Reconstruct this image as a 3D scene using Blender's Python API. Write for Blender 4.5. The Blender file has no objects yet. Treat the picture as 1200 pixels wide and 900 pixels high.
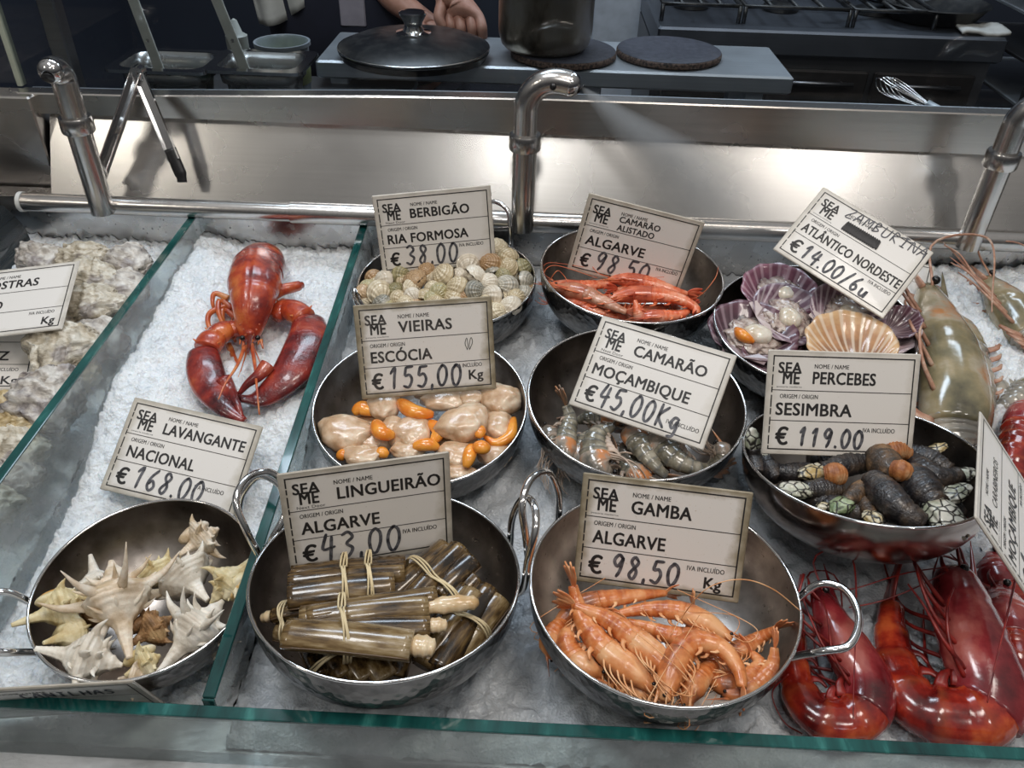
import bpy, math, random
import numpy as np
from mathutils import Vector, Matrix, noise

SC = bpy.context.scene
COL = SC.collection
PI = math.pi
rnd = random.Random(11)

# ------------------------------------------------------------------ camera
FPX = 950.0
PITCH, YAW, ROLL = math.radians(36.76), math.radians(1.35), math.radians(1.69)
CAM = Vector((-.11015, -.38451, .55643))
FWD = Vector((-math.sin(YAW)*math.cos(PITCH), math.cos(YAW)*math.cos(PITCH), -math.sin(PITCH)))
_rt = Vector((math.cos(YAW), math.sin(YAW), 0)); _up = _rt.cross(FWD)
RGT = _rt*math.cos(ROLL) + _up*math.sin(ROLL)
UPV = -_rt*math.sin(ROLL) + _up*math.cos(ROLL)
cam_data = bpy.data.cameras.new('camera'); cam = bpy.data.objects.new('camera', cam_data); COL.objects.link(cam)
cam_data.sensor_width = 36; cam_data.lens = FPX/1200*36; cam_data.clip_start = .02
m = Matrix((RGT, UPV, -FWD)).transposed().to_4x4(); m.translation = CAM
cam.matrix_world = m; SC.camera = cam

SLOPE = math.tan(math.radians(3))
def ray(px, py): return FWD + RGT*((px-600)/FPX) - UPV*((py-450)/FPX)
def at(px, py, h=0.0):
    """point seen at a pixel, h above the (3 degree) bed plane"""
    d = ray(px, py)
    t = (h - (CAM.z - SLOPE*CAM.y))/(d.z - SLOPE*d.y)
    return CAM + d*t
def aty(px, py, Y):
    d = ray(px, py); return CAM + d*((Y-CAM.y)/d.y)
def atz(px, py, Z):
    d = ray(px, py); return CAM + d*((Z-CAM.z)/d.z)
def bed(y, h=0.0): return SLOPE*y + h
def V(*a): return Vector(a)

# ------------------------------------------------------------------ objects
def tag(o, label=None, cat=None, group=None, kind=None):
    if label: o['label'] = label
    if cat: o['category'] = cat
    if group: o['group'] = group
    if kind: o['kind'] = kind
    return o
def thing(name, label, cat, loc=(0,0,0), group=None):
    o = bpy.data.objects.new(name, None); COL.objects.link(o); o.location = loc
    o.empty_display_size = .01
    return tag(o, label, cat, group)

def resample(pts, n):
    pts = [Vector(p) for p in pts]
    if len(pts) == 2: return [pts[0].lerp(pts[1], i/(n-1)) for i in range(n)]
    ext = [pts[0]*2-pts[1]] + pts + [pts[-1]*2-pts[-2]]
    dense = []
    for i in range(1, len(ext)-2):
        a, b, c, d = ext[i-1:i+3]
        for k in range(12):
            t = k/12
            dense.append(.5*((2*b) + (c-a)*t + (2*a-5*b+4*c-d)*t*t + (3*b-a-3*c+d)*t**3))
    dense.append(pts[-1])
    L = [0]
    for i in range(1, len(dense)): L.append(L[-1] + (dense[i]-dense[i-1]).length)
    out = []; j = 0
    for i in range(n):
        s = L[-1]*i/(n-1)
        while j < len(L)-2 and L[j+1] < s: j += 1
        seg = max(1e-9, L[j+1]-L[j])
        out.append(dense[j].lerp(dense[j+1], min(1, max(0, (s-L[j])/seg))))
    return out

_ico = {}
def ico(sub):
    if sub not in _ico:
        import bmesh
        bm = bmesh.new(); bmesh.ops.create_icosphere(bm, subdivisions=sub, radius=1)
        bm.verts.index_update()
        _ico[sub] = ([v.co.copy() for v in bm.verts], [[v.index for v in f.verts] for f in bm.faces]); bm.free()
    return _ico[sub]

class MB:
    def __init__(s): s.v = []; s.f = []; s.uv = []
    def add(s, vs, fs, uvs=None):
        o = len(s.v); s.v += [Vector(v) for v in vs]; s.f += [[i+o for i in f] for f in fs]
        s.uv += list(uvs) if uvs else [(0, 0)]*len(vs)
        return s
    def sweep(s, pts, rad, side=None, seg=10, caps=True, n=None, shape=None):
        """tube along pts. rad: number, (side,up) pair, or function of u giving either. side: constant side axis"""
        if n: pts = resample(pts, n)
        else: pts = [Vector(p) for p in pts]
        N = len(pts)
        if side is None:
            t = (pts[-1]-pts[0])
            if t.length < 1e-6: t = pts[1]-pts[0]
            side = t.cross(V(0, 0, 1))
            if side.length < 1e-4*max(1e-6, t.length): side = V(1, 0, 0)
        side = Vector(side).normalized()
        vs = []; uvs = []
        for i, p in enumerate(pts):
            t = (pts[min(N-1, i+1)]-pts[max(0, i-1)])
            if t.length < 1e-9: t = V(0, 0, 1)
            t.normalize()
            sd = side - t*side.dot(t)
            if sd.length < 1e-3: sd = t.orthogonal()
            sd.normalize(); up = sd.cross(t)
            u = i/(N-1)
            r = rad(u) if callable(rad) else rad
            a, b = r if isinstance(r, (tuple, list)) else (r, r)
            for k in range(seg):
                th = 2*PI*k/seg
                c, q = math.cos(th), math.sin(th)
                if shape: c, q = shape(u, c, q)
                vs.append(p + sd*(a*c) + up*(b*q)); uvs.append((u, k/seg))
        fs = []
        for i in range(N-1):
            for k in range(seg):
                k2 = (k+1) % seg
                fs.append([i*seg+k, i*seg+k2, (i+1)*seg+k2, (i+1)*seg+k])
        if caps:
            fs.append(list(range(seg))[::-1]); fs.append([(N-1)*seg+k for k in range(seg)])
        return s.add(vs, fs, uvs)
    def loop(s, pts, r, seg=8):
        """closed tube"""
        N = len(pts); pts = [Vector(p) for p in pts]; vs = []
        c = sum(pts, Vector())/N
        for i, p in enumerate(pts):
            t = (pts[(i+1) % N]-pts[i-1]).normalized(); o = (p-c); o = (o-t*o.dot(t)).normalized(); w = t.cross(o)
            for k in range(seg):
                th = 2*PI*k/seg; vs.append(p+(o*math.cos(th)+w*math.sin(th))*r)
        fs = [[i*seg+k, i*seg+(k+1) % seg, ((i+1) % N)*seg+(k+1) % seg, ((i+1) % N)*seg+k] for i in range(N) for k in range(seg)]
        return s.add(vs, fs)
    def lathe(s, prof, c, ax, seg=48, close=False, e1=None, caps=True):
        """prof: list of (r, h) along axis"""
        ax = Vector(ax).normalized(); e1 = Vector(e1) if e1 else ax.orthogonal(); e1 = (e1-ax*e1.dot(ax)).normalized(); e2 = ax.cross(e1)
        c = Vector(c); vs = []; uvs = []
        for j, (r, h) in enumerate(prof):
            for k in range(seg):
                th = 2*PI*k/seg
                vs.append(c + ax*h + (e1*math.cos(th)+e2*math.sin(th))*r); uvs.append((j/(len(prof)-1), k/seg))
        fs = []
        J = len(prof)
        for j in range(J if close else J-1):
            for k in range(seg):
                a = j; b = (j+1) % J
                fs.append([a*seg+k, a*seg+(k+1) % seg, b*seg+(k+1) % seg, b*seg+k])
        if not close and caps:
            if prof[0][0] > 1e-6: fs.append([k for k in range(seg)][::-1])
            if prof[-1][0] > 1e-6: fs.append([(J-1)*seg+k for k in range(seg)])
        return s.add(vs, fs, uvs)
    def box(s, c, ax, half, bev=0.0):
        """oriented box; ax three unit vectors; chamfered edges when bev"""
        c = Vector(c); X, Y, Z = [Vector(a) for a in ax]; hx, hy, hz = half
        if bev <= 0:
            vs = [c+X*(hx*i)+Y*(hy*j)+Z*(hz*k) for i in (-1, 1) for j in (-1, 1) for k in (-1, 1)]
            return s.add(vs, [[0, 1, 3, 2], [4, 6, 7, 5], [0, 4, 5, 1], [2, 3, 7, 6], [0, 2, 6, 4], [1, 5, 7, 3]])
        prof = []
        for (dx, dy) in ((hx, hy-bev), (hx-bev, hy), (-hx+bev, hy), (-hx, hy-bev), (-hx, -hy+bev), (-hx+bev, -hy), (hx-bev, -hy), (hx, -hy+bev)):
            prof.append((dx, dy))
        vs = []
        for (z, ins) in ((-hz, bev), (-hz+bev, 0), (hz-bev, 0), (hz, bev)):
            for dx, dy in prof:
                fx = (hx-ins)/hx if hx > ins else 1; fy = (hy-ins)/hy if hy > ins else 1
                vs.append(c+X*(dx*fx)+Y*(dy*fy)+Z*z)
        fs = [list(range(8))[::-1], [24+k for k in range(8)]]
        for j in range(3):
            for k in range(8): fs.append([j*8+k, j*8+(k+1) % 8, (j+1)*8+(k+1) % 8, (j+1)*8+k])
        return s.add(vs, fs)
    def wbox(s, x0, x1, y0, y1, z0, z1, bev=0.0):
        return s.box(((x0+x1)/2, (y0+y1)/2, (z0+z1)/2), ((1,0,0),(0,1,0),(0,0,1)), ((x1-x0)/2, (y1-y0)/2, (z1-z0)/2), bev)
    def blob(s, c, ax, sub=3, amp=0.0, freq=1.0, seed=0, fn=None):
        """ellipsoid with axes ax (vectors incl. length), noise displaced"""
        vs0, fs = ico(sub); c = Vector(c); X, Y, Z = [Vector(a) for a in ax]; vs = []; uvs = []
        off = V(seed*3.7, seed*1.3, seed*2.1)
        for v in vs0:
            p = v.copy()
            if fn: p = fn(p)
            if amp: p = p*(1+amp*noise.noise(v*freq+off)+amp*.4*noise.noise(v*freq*2.7+off))
            vs.append(c+X*p.x+Y*p.y+Z*p.z); uvs.append((.5+.5*v.x, .5+.5*v.y))
        return s.add(vs, fs, uvs)
    def quad(s, a, b, c, d): return s.add([a, b, c, d], [[0, 1, 2, 3]], [(0,0),(1,0),(1,1),(0,1)])
    def build(s, name, mat, parent=None, smooth=True, recalc=True, auto=None, base=None):
        off = parent_loc(parent) if parent else (Vector(base) if base else Vector())
        me = bpy.data.meshes.new(name)
        me.from_pydata([tuple(v-off) for v in s.v], [], s.f)
        me.update()
        if recalc:
            import bmesh
            bm = bmesh.new(); bm.from_mesh(me); bmesh.ops.recalc_face_normals(bm, faces=bm.faces); bm.to_mesh(me); bm.free()
        uvl = me.uv_layers.new(name='UVMap')
        n = len(me.loops); vi = np.empty(n, dtype=np.int32); me.loops.foreach_get('vertex_index', vi)
        uv = np.array(s.uv, dtype=np.float32)[vi]; uvl.data.foreach_set('uv', uv.ravel())
        if smooth:
            me.polygons.foreach_set('use_smooth', [True]*len(me.polygons))
            if auto: 
                try: me.set_sharp_from_angle(angle=math.radians(auto))
                except Exception: pass
        if mat: me.materials.append(mat)
        o = bpy.data.objects.new(name, me); COL.objects.link(o)
        if parent: o.parent = parent
        elif base: o.location = base
        return o
def parent_loc(p):
    l = Vector()
    while p: l = l + p.location; p = p.parent
    return l
def struct(o): o['kind'] = 'structure'; return o

# ------------------------------------------------------------------ materials
class N:
    def __init__(s, name):
        s.m = bpy.data.materials.new(name); s.m.use_nodes = True; s.t = s.m.node_tree; s.b = s.t.nodes['Principled BSDF']; s.out = s.t.nodes['Material Output']
        s.tc = s.t.nodes.new('ShaderNodeTexCoord')
    def n(s, typ, **k):
        x = s.t.nodes.new('ShaderNode'+typ)
        for a, v in k.items():
            if a in x.inputs.keys() if hasattr(x.inputs, 'keys') else False: x.inputs[a].default_value = v
            else: setattr(x, a, v)
        return x
    def l(s, a, b): s.t.links.new(a, b)
    def map(s, scale=(1,1,1), src='Object'):
        mp = s.n('Mapping'); mp.inputs['Scale'].default_value = scale; s.l(s.tc.outputs[src], mp.inputs[0]); return mp.outputs[0]
    def noise(s, scale, detail=4, vec=None, rough=.55):
        x = s.n('TexNoise'); x.inputs['Scale'].default_value = scale; x.inputs['Detail'].default_value = detail; x.inputs['Roughness'].default_value = rough
        s.l(vec or s.tc.outputs['Object'], x.inputs['Vector']); return x.outputs['Fac']
    def ramp(s, fac, stops):
        r = s.n('ValToRGB'); e = r.color_ramp.elements
        while len(e) < len(stops): e.new(.5)
        for el, (p, c) in zip(e, stops): el.position = p; el.color = (*c, 1)
        s.l(fac, r.inputs[0]); return r.outputs[0]
    def math(s, op, a, b=None, c=None):
        x = s.n('Math', operation=op)
        for i, v in enumerate((a, b, c)):
            if v is None: continue
            if isinstance(v, (int, float)): x.inputs[i].default_value = v
            else: s.l(v, x.inputs[i])
        return x.outputs[0]
    def mix(s, fac, a, b, blend='MIX'):
        x = s.n('MixRGB', blend_type=blend)
        for i, v in ((0, fac), (1, a), (2, b)):
            if isinstance(v, (int, float)): x.inputs[i].default_value = v
            elif isinstance(v, (tuple, list)): x.inputs[i].default_value = (*v, 1)
            else: s.l(v, x.inputs[i])
        return x.outputs[0]
    def bump(s, h, strength=.3, dist=.001):
        b = s.n('Bump'); b.inputs['Strength'].default_value = strength; b.inputs['Distance'].default_value = dist
        s.l(h, b.inputs['Height']); s.l(b.outputs[0], s.b.inputs['Normal']); return b
    def set(s, **k):
        for a, v in k.items():
            nm = {'base':'Base Color','rough':'Roughness','metal':'Metallic','ior':'IOR','trans':'Transmission Weight','sss':'Subsurface Weight','coat':'Coat Weight','spec':'Specular IOR Level','alpha':'Alpha','aniso':'Anisotropic','cr':'Coat Roughness'}.get(a, a)
            i = s.b.inputs[nm]
            if isinstance(v, (int, float)): i.default_value = v
            elif isinstance(v, (tuple, list)): i.default_value = (*v, 1) if len(v) == 3 and i.type == 'RGBA' else v
            else: s.l(v, i)
        return s
def sss(nm, w, rad=(.004,.0025,.002), scale=1.0):
    nm.b.inputs['Subsurface Weight'].default_value = w; nm.b.inputs['Subsurface Radius'].default_value = rad; nm.b.inputs['Subsurface Scale'].default_value = scale

def organic(name, stops, scale=60, rough=.3, bump=.2, bscale=300, bdist=.0006, s=0.0, coat=0.0, bands=None, detail=5, rvar=0.0):
    """noise ramp colour, bump, optional light translucency and bands along the UV u direction"""
    n = N(name); f = n.noise(scale, detail)
    if rvar:
        oi = n.n('ObjectInfo'); f = n.math('ADD', f, n.math('MULTIPLY', n.math('SUBTRACT', oi.outputs['Random'], .5), rvar))
    c = n.ramp(f, [(.5+(p-.5)*.62, q) for p, q in stops])
    if bands:
        cnt, col, amt = bands
        sx = n.n('SeparateXYZ'); n.l(n.tc.outputs['UV'], sx.inputs[0])
        w = n.math('FRACT', n.math('ADD', n.math('MULTIPLY', sx.outputs[0], cnt), n.math('MULTIPLY', n.noise(90, 2), .25)))
        k = n.ramp(w, [(.0, (0,0,0)), (.62, (0,0,0)), (.85, (1,1,1)), (1., (.2,.2,.2))])
        c = n.mix(n.math('MULTIPLY', k, amt), c, col)
    n.set(base=c, rough=rough, coat=coat, cr=.12)
    if bump: n.bump(n.noise(bscale, 4), bump, bdist)
    if s: sss(n, s)
    return n.m
def plain(name, col, rough=.5, metal=0.0, var=.12, scale=40, bump=0.0, bscale=200, **k):
    n = N(name); f = n.noise(scale, 4)
    lo = tuple(c*(1-var) for c in col); hi = tuple(min(1, c*(1+var)) for c in col)
    n.set(base=n.ramp(f, [(.3, lo), (.7, hi)]), rough=rough, metal=metal, **k)
    if bump: n.bump(n.noise(bscale, 3), bump, .0005)
    return n.m
def steel(name, col=(.6,.59,.57), rough=.26, stretch=(4, 300, 300), var=.1, bump=.04, scratch=0, smear=0.0):
    n = N(name)
    f = n.noise(1.0, 3, n.map(stretch))
    g = n.noise(7, 4)
    lo = tuple(c*(1-var) for c in col); hi = tuple(min(1, c*(1+var)) for c in col)
    c = n.ramp(n.math('ADD', n.math('MULTIPLY', f, .4), n.math('MULTIPLY', g, .6)), [(.35, lo), (.65, hi)])
    r = n.math('ADD', rough-.08, n.math('MULTIPLY', g, .16))
    if smear:
        r = n.math('ADD', r, n.math('MULTIPLY', n.ramp(n.noise(30, 6), [(.5, (0,0,0)), (.7, (1,1,1))]), smear))
    n.set(base=c, rough=r, metal=1.0)
    if bump: n.bump(f, bump, .0004)
    return n.m
def glass_thin(name, tint, frost=0.0, fscale=25):
    """thin pane: tinted see-through plus fresnel reflection, with an optional film of condensation"""
    n = N(name); t = n.n('BsdfTransparent'); t.inputs[0].default_value = (*tint, 1)
    g = n.n('BsdfGlossy'); g.inputs['Roughness'].default_value = .03
    fr = n.n('Fresnel'); fr.inputs[0].default_value = 1.45
    mx = n.n('MixShader'); n.l(fr.outputs[0], mx.inputs[0]); n.l(t.outputs[0], mx.inputs[1]); n.l(g.outputs[0], mx.inputs[2])
    last = mx
    if frost:
        d = n.n('BsdfDiffuse'); d.inputs[0].default_value = (.8, .84, .86, 1)
        m2 = n.n('MixShader')
        k = n.math('MULTIPLY', n.ramp(n.noise(fscale, 6), [(.3, (.25,)*3), (.75, (1,)*3)]), frost)
        n.l(k, m2.inputs[0]); n.l(last.outputs[0], m2.inputs[1]); n.l(d.outputs[0], m2.inputs[2]); last = m2
    n.l(last.outputs[0], n.out.inputs[0]); return n.m

M = {}
M['steel'] = steel('brushed_steel', (.55,.52,.49), .27, bump=0)
M['steel_slope'] = steel('brushed_steel_slope', (.5,.485,.465), .27, bump=0, var=.06)
M['steel_wet'] = steel('wet_steel', (.58,.57,.56), .24, (30, 30, 200), smear=.25, bump=.1)
M['pipe'] = steel('pipe_steel', (.6,.58,.56), .24, (300, 300, 10))
M['polished'] = steel('polished_steel', (.72,.71,.7), .12, (40,40,40), bump=0)
M['dark_steel'] = steel('dark_steel', (.2,.2,.21), .4)
M['kitchen_steel'] = steel('kitchen_steel', (.62,.66,.7), .45)
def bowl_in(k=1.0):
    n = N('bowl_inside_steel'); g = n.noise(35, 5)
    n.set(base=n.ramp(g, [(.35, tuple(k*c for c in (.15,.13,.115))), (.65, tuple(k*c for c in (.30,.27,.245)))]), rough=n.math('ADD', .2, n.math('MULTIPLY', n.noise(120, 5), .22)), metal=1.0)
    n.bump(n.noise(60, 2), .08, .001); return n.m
def bowl_out():
    n = N('hammered_bowl_steel'); v = n.n('TexVoronoi'); v.inputs['Scale'].default_value = 150; n.l(n.tc.outputs['Object'], v.inputs['Vector'])
    g = n.noise(30, 5)
    n.set(base=n.ramp(g, [(.35, (.085,.082,.08)), (.65, (.21,.205,.2))]), rough=.24, metal=1.0)
    n.bump(v.outputs['Distance'], .4, .002); return n.m
M['bowl_smooth'] = steel('smooth_bowl_steel', (.24,.2,.18), .2, (30,30,30), bump=0)
M['bowl_in_lit'] = bowl_in(2.1); M['bowl_in_half_lit'] = bowl_in(1.4); M['bowl_in'] = bowl_in(); M['bowl_out'] = bowl_out()  # same inner steel, stronger reflections put into a brighter base colour
M['glass'] = glass_thin('clear_glass', (.93,.96,.96))
M['divider'] = glass_thin('wet_divider_glass', (.90,.96,.955), .34)
M['front_glass'] = glass_thin('front_glass', (.86,.94,.92), .3, 18)
def edge():
    n = N('green_glass_edge'); f = n.noise(60, 5, n.map((1, .25, 1)))
    n.set(base=n.ramp(f, [(.3, (.003,.028,.028)), (.6, (.009,.085,.078)), (.8, (.06,.26,.23))]), rough=.12, coat=.5); return n.m
M['edge'] = edge()
def ice_mat(name, lo, hi, rough, bs=260, bd=.003, sw=.35):
    n = N(name); v = n.n('TexVoronoi'); v.inputs['Scale'].default_value = bs; n.l(n.tc.outputs['Object'], v.inputs['Vector'])
    f = n.noise(35, 6)
    n.set(base=n.ramp(f, [(.3, lo), (.7, hi)]), rough=n.math('ADD', rough, n.math('MULTIPLY', n.noise(160, 3), .2)), spec=.6)
    n.bump(n.math('ADD', v.outputs['Distance'], n.noise(420, 4)), .6, bd); sss(n, sw, (.01,.012,.014)); return n.m
M['ice'] = ice_mat('crushed_ice', (.74,.79,.83), (.9,.93,.95), .12)
M['ice_wet'] = ice_mat('wet_flat_ice', (.40,.43,.46), (.66,.69,.72), .12, 420, .0012, .15)
M['black'] = plain('black_plastic', (.012,.012,.013), .35)
M['white_plastic'] = plain('white_plastic', (.75,.74,.7), .45)
def sill_mat():
    n = N('frosted_wet_steel'); f = n.noise(1, 6, n.map((26, 60, 60))); g = n.noise(140, 4)
    n.set(base=n.ramp(f, [(.3, (.55,.56,.57)), (.65, (.72,.74,.76))]), metal=n.ramp(f, [(.3, (.5,)*3), (.7, (.15,)*3)]), rough=n.math('ADD', .2, n.math('MULTIPLY', g, .35)))
    n.bump(n.math('ADD', f, n.math('MULTIPLY', g, .4)), .5, .003); return n.m
M['sill'] = sill_mat()
# ------------------------------------------------------------------ the ice bed
XD1, XD2 = -.528, -.318            # the two glass dividers
def sm(a, b, x):
    t = min(1, max(0, (x-a)/(b-a))); return t*t*(3-2*t)
def hice(x, y):
    """height of the ice above the bed plane"""
    if x > XD2:
        h = .002+.019*sm(.06, .2, y)+.011*sm(.25, .4, y)
        h += sm(.27, .36, x)*sm(.16, .3, y)*.03
        return h
    if x > XD1:
        return -.012+.050*sm(.10, .27, y)+.014*sm(-.46, -.52, x)*sm(-.1, .1, y)+.01*sm(.3, .45, y)
    return .008+.04*sm(.08, .45, y)
def crushed(X, Y, cell, amp, seed):
    """facetted chips: per cell random height and tilt (nearest jittered point)"""
    rs = np.random.RandomState(seed)
    n = 512
    jx, jy, hh, tx, ty = rs.rand(n, n), rs.rand(n, n), rs.rand(n, n), rs.randn(n, n), rs.randn(n, n)
    gx, gy = np.floor(X/cell).astype(int), np.floor(Y/cell).astype(int)
    best = np.full(X.shape, 1e9); out = np.zeros(X.shape)
    for a in (-1, 0, 1):
        for b in (-1, 0, 1):
            cx, cy = (gx+a) % n, (gy+b) % n
            dx, dy = X-(gx+a+jx[cx, cy])*cell, Y-(gy+b+jy[cx, cy])*cell
            d = dx*dx+dy*dy
            v = hh[cx, cy]*amp+(tx[cx, cy]*dx+ty[cx, cy]*dy)*.35
            k = d < best; best = np.where(k, d, best); out = np.where(k, v, out)
    return out
def ice_patch(name, label, x0, x1, y0, y1, step, amp, cell, mat, seed):
    nx, ny = int((x1-x0)/step)+1, int((y1-y0)/step)+1
    xs, ys = np.linspace(x0, x1, nx), np.linspace(y0, y1, ny)
    X, Y = np.meshgrid(xs, ys)
    D = crushed(X, Y, cell, amp, seed)+.5*crushed(X, Y, cell*.45, amp*.7, seed+1)
    mb = MB(); vs = []
    for j in range(ny):
        for i in range(nx):
            x, y = X[j, i], Y[j, i]
            h = hice(x, y)+D[j, i]-amp*.7+.006*noise.noise(V(x*25, y*25, seed))*(1 if amp > .003 else .3)
            e = min(x-x0, x1-x, y-y0, y1-y)
            if y-y0 < .012: h -= (.012-(y-y0))*.6
            vs.append((x, y, bed(y, h)))
    fs = [[j*nx+i, j*nx+i+1, (j+1)*nx+i+1, (j+1)*nx+i] for j in range(ny-1) for i in range(nx-1)]
    mb.add(vs, fs)
    o = mb.build(name, mat, recalc=False)
    return tag(o, label, 'ice', kind='stuff')
ice_patch('crushed_ice', 'white crushed ice heaped between the two glass dividers under the lobster', XD1-.0035, XD2-.0045, -.0825, .530, .0022, .0048, .0065, M['ice'], 3)
ice_patch('crushed_ice', 'white crushed ice under the oysters left of the glass divider', -1.0, XD1-.0045, -.0825, .530, .0035, .006, .008, M['ice'], 5)
ice_patch('flat_ice', 'flat grey wet ice under the steel bowls', XD2-.0038, .31, -.0815, .530, .003, .0022, .012, M['ice_wet'], 7)
ice_patch('crushed_ice', 'crushed ice at the right end under the big prawns', .30, .95, -.070, .528, .0034, .006, .0085, M['ice'], 9)

# ------------------------------------------------------------------ counter shell
mb = MB(); mb.wbox(-1.1, 1.05, -.35, .56, -.075, -.055); struct(mb.build('floor_counter_tray', M['steel_wet'], smooth=False))
mb = MB(); mb.wbox(-1.1, 1.05, -.125, -.0565, -.0545, -.012, .003); struct(mb.build('trim_1', M['sill'], smooth=False))
mb = MB(); mb.wbox(-1.1, 1.05, -.30, -.127, -.0545, -.015, .003); struct(mb.build('trim_1', M['sill'], smooth=False))
mb = MB(); mb.wbox(-1.1, 1.05, -.37, -.35, -.5, -.045, .003); struct(mb.build('wall_front', M['steel'], smooth=False))
# back: lower upright panel, sloped panel, upright fascia strip
mb = MB(); mb.wbox(-.80, 1.05, .531, .56, -.055, .128); struct(mb.build('wall_back', M['steel_wet'], smooth=False))
YS, ZS0, YT, ZS1 = .537, .122, .592, .2155
def slope_panel(x0, x1, dy=0):
    mb = MB(); n = V(0, -(ZS1-ZS0), (YT-YS)).normalized(); t = .004
    a = [V(x0, YS, ZS0), V(x1, YS, ZS0), V(x1, YT, ZS1), V(x0, YT, ZS1)]
    b = [p-n*-t*-1 for p in a]
    mb.add(a+b, [[0,1,2,3],[7,6,5,4],[0,4,5,1],[1,5,6,2],[2,6,7,3],[3,7,4,0]]); return mb
struct(slope_panel(-.712, .437).build('wall_back_slope', M['steel_slope'], smooth=False))
struct(slope_panel(.4385, 1.05).build('wall_back_slope', M['steel_slope'], smooth=False))
def ztop(x): return .2405+.0155*sm(-.74, -.1, x)+.002*sm(-.1, .6, x)
def zbot(x): return .2165-.0085*sm(-.5, .7, x)
XS = [-.738, -.6, -.45, -.3, -.1, .1, .3, .6, 1.05]
def strip(y0, y1, f0, f1):
    mb = MB(); vs = []
    for x in XS: vs += [V(x, y0, f0(x)), V(x, y0, f1(x)-.0015), V(x, y0+.0015, f1(x)), V(x, y1, f1(x)), V(x, y1, f0(x))]
    k = len(XS); fs = [[i*5+j, (i+1)*5+j, (i+1)*5+(j+1) % 5, i*5+(j+1) % 5] for i in range(k-1) for j in range(5)]
    fs += [[0,1,2,3,4], [(k-1)*5+j for j in (4,3,2,1,0)]]
    return mb.add(vs, fs)
struct(strip(.578, .600, zbot, ztop).build('trim_2', M['steel'], smooth=False))
struct(strip(.6005, .616, zbot, lambda x: ztop(x)-.004).build('trim_3', M['kitchen_steel'], smooth=False))
# left end: side panel that turns towards the front
mb = MB(); mb.wbox(-.80, -.716, .565, .60, .10, .2395, .002); struct(mb.build('wall_left', M['steel'], smooth=False))
mb = MB(); mb.wbox(-1.4, -.802, .2, .60, -.05, .2395, .002); struct(mb.build('wall_left', M['steel'], smooth=False))
# rear sneeze glass with its edge posts
w = struct(MB().quad(V(-.745, .610, .2385), V(1.05, .610, .2545), V(1.05, .610, .75), V(-.745, .610, .75)).build('window_1', M['glass'], smooth=False))
mb = MB(); mb.wbox(-.752, -.7455, .606, .618, .2385, .75, .001); struct(mb.build('window_1_edge', plain('pale_glass_edge', (.42,.45,.36), .2), smooth=False))
mb = MB(); mb.wbox(-.722, -.700, .648, .67, .20, .8, .002); struct(mb.build('trim_4', M['dark_steel'], smooth=False))
mb = MB(); mb.quad(V(-1.5, .612, .2385), V(-.7535, .612, .2385), V(-.7535, .612, .75), V(-1.5, .612, .75)); struct(mb.build('window_2', M['glass'], smooth=False))

# ------------------------------------------------------------------ glass dividers and front glass
def divider(label, x, y0, y1, h0, h1, hb0, hb1):
    t = .0042
    r = thing('glass_divider', label, 'glass divider', (x, y0, bed(y0, hb0)), 'glass dividers on the ice')
    mb = MB(); a = [V(x, y0, bed(y0, hb0)), V(x, y1, bed(y1, hb1)), V(x, y1, bed(y1, h1)), V(x, y0, bed(y0, h0))]
    for s in (-1, 1): mb.quad(*[p+V(s*t, 0, 0) for p in a])
    mb.build('pane', M['divider'], r, smooth=False, recalc=False)
    mb = MB(); d = (a[2]-a[3]).normalized()
    mb.box((a[2]+a[3])/2, (d, V(1,0,0), d.cross(V(1,0,0))), ((a[2]-a[3]).length/2, t+.0003, .0012), .0006)
    mb.box((a[0]+a[3])/2-V(0,.001,0), (V(0,0,1), V(1,0,0), V(0,1,0)), ((a[3]-a[0]).length/2, t+.0002, .001), .0005)
    tag(mb.build('polished_edge', M['edge'], r, smooth=False), 'green polished top and front edge')
divider('tall wet glass divider between the oysters and the lobster', XD1, -.080, .524, .098, .090, .0, -.01)
divider('wet glass divider with green edge between the lobster ice and the bowls', XD2, -.078, .524, .053, .088, .032, -.01)
r = thing('front_glass', 'long low glass panel with green edge along the front of the ice', 'glass panel', (0, -.0875, -.0115))
YF = -.0875; ZF = .0475
mb = MB()
for s in (-1, 1): mb.quad(V(-1.1, YF+s*.0042, -.0115), V(1.05, YF+s*.0042, -.0115), V(1.05, YF+s*.0042, ZF), V(-1.1, YF+s*.0042, ZF))
mb.build('pane', M['front_glass'], r, smooth=False, recalc=False)
mb = MB(); mb.wbox(-1.1, 1.05, YF-.0045, YF+.0045, ZF-.0012, ZF+.0012, .0005)
tag(mb.build('polished_edge', M['edge'], r, smooth=False), 'green polished top edge')
# curved dark glass end at far left
r = thing('curved_glass_end', 'dark curved glass end piece at the far left below the pipe', 'glass panel', (-.80, .5, .08))
mb = MB(); pr = []
for i in range(13):
    a = i/12*PI/2; pr.append((-.755-.075*(1-math.cos(a))*1.2, .10+.055*math.sin(a)))
vs = []
for (yy) in (.30, .505):
    pts = [(-.735, -.02), (-.735, .06)] + [(-.735-.12*(1-math.cos(a/12*PI/2)), .06+.075*math.sin(a/12*PI/2)) for a in range(13)]
    for x, z in pts: vs.append(V(x, yy, bed(yy, z)))
n_ = len(vs)//2
mb.add(vs, [[i, i+1, n_+i+1, n_+i] for i in range(n_-1)])
o = mb.build('curved_pane', plain('smoked_glass', (.025,.032,.036), .12, coat=.5), r); md = o.modifiers.new('th', 'SOLIDIFY'); md.thickness = .005
mb = MB(); mb.sweep([v+V(.002,-.003,0) for v in vs[:n_]], .0028, seg=6); mb.build('polished_edge', plain('grey_glass_edge', (.2,.27,.27), .2), r)

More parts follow.
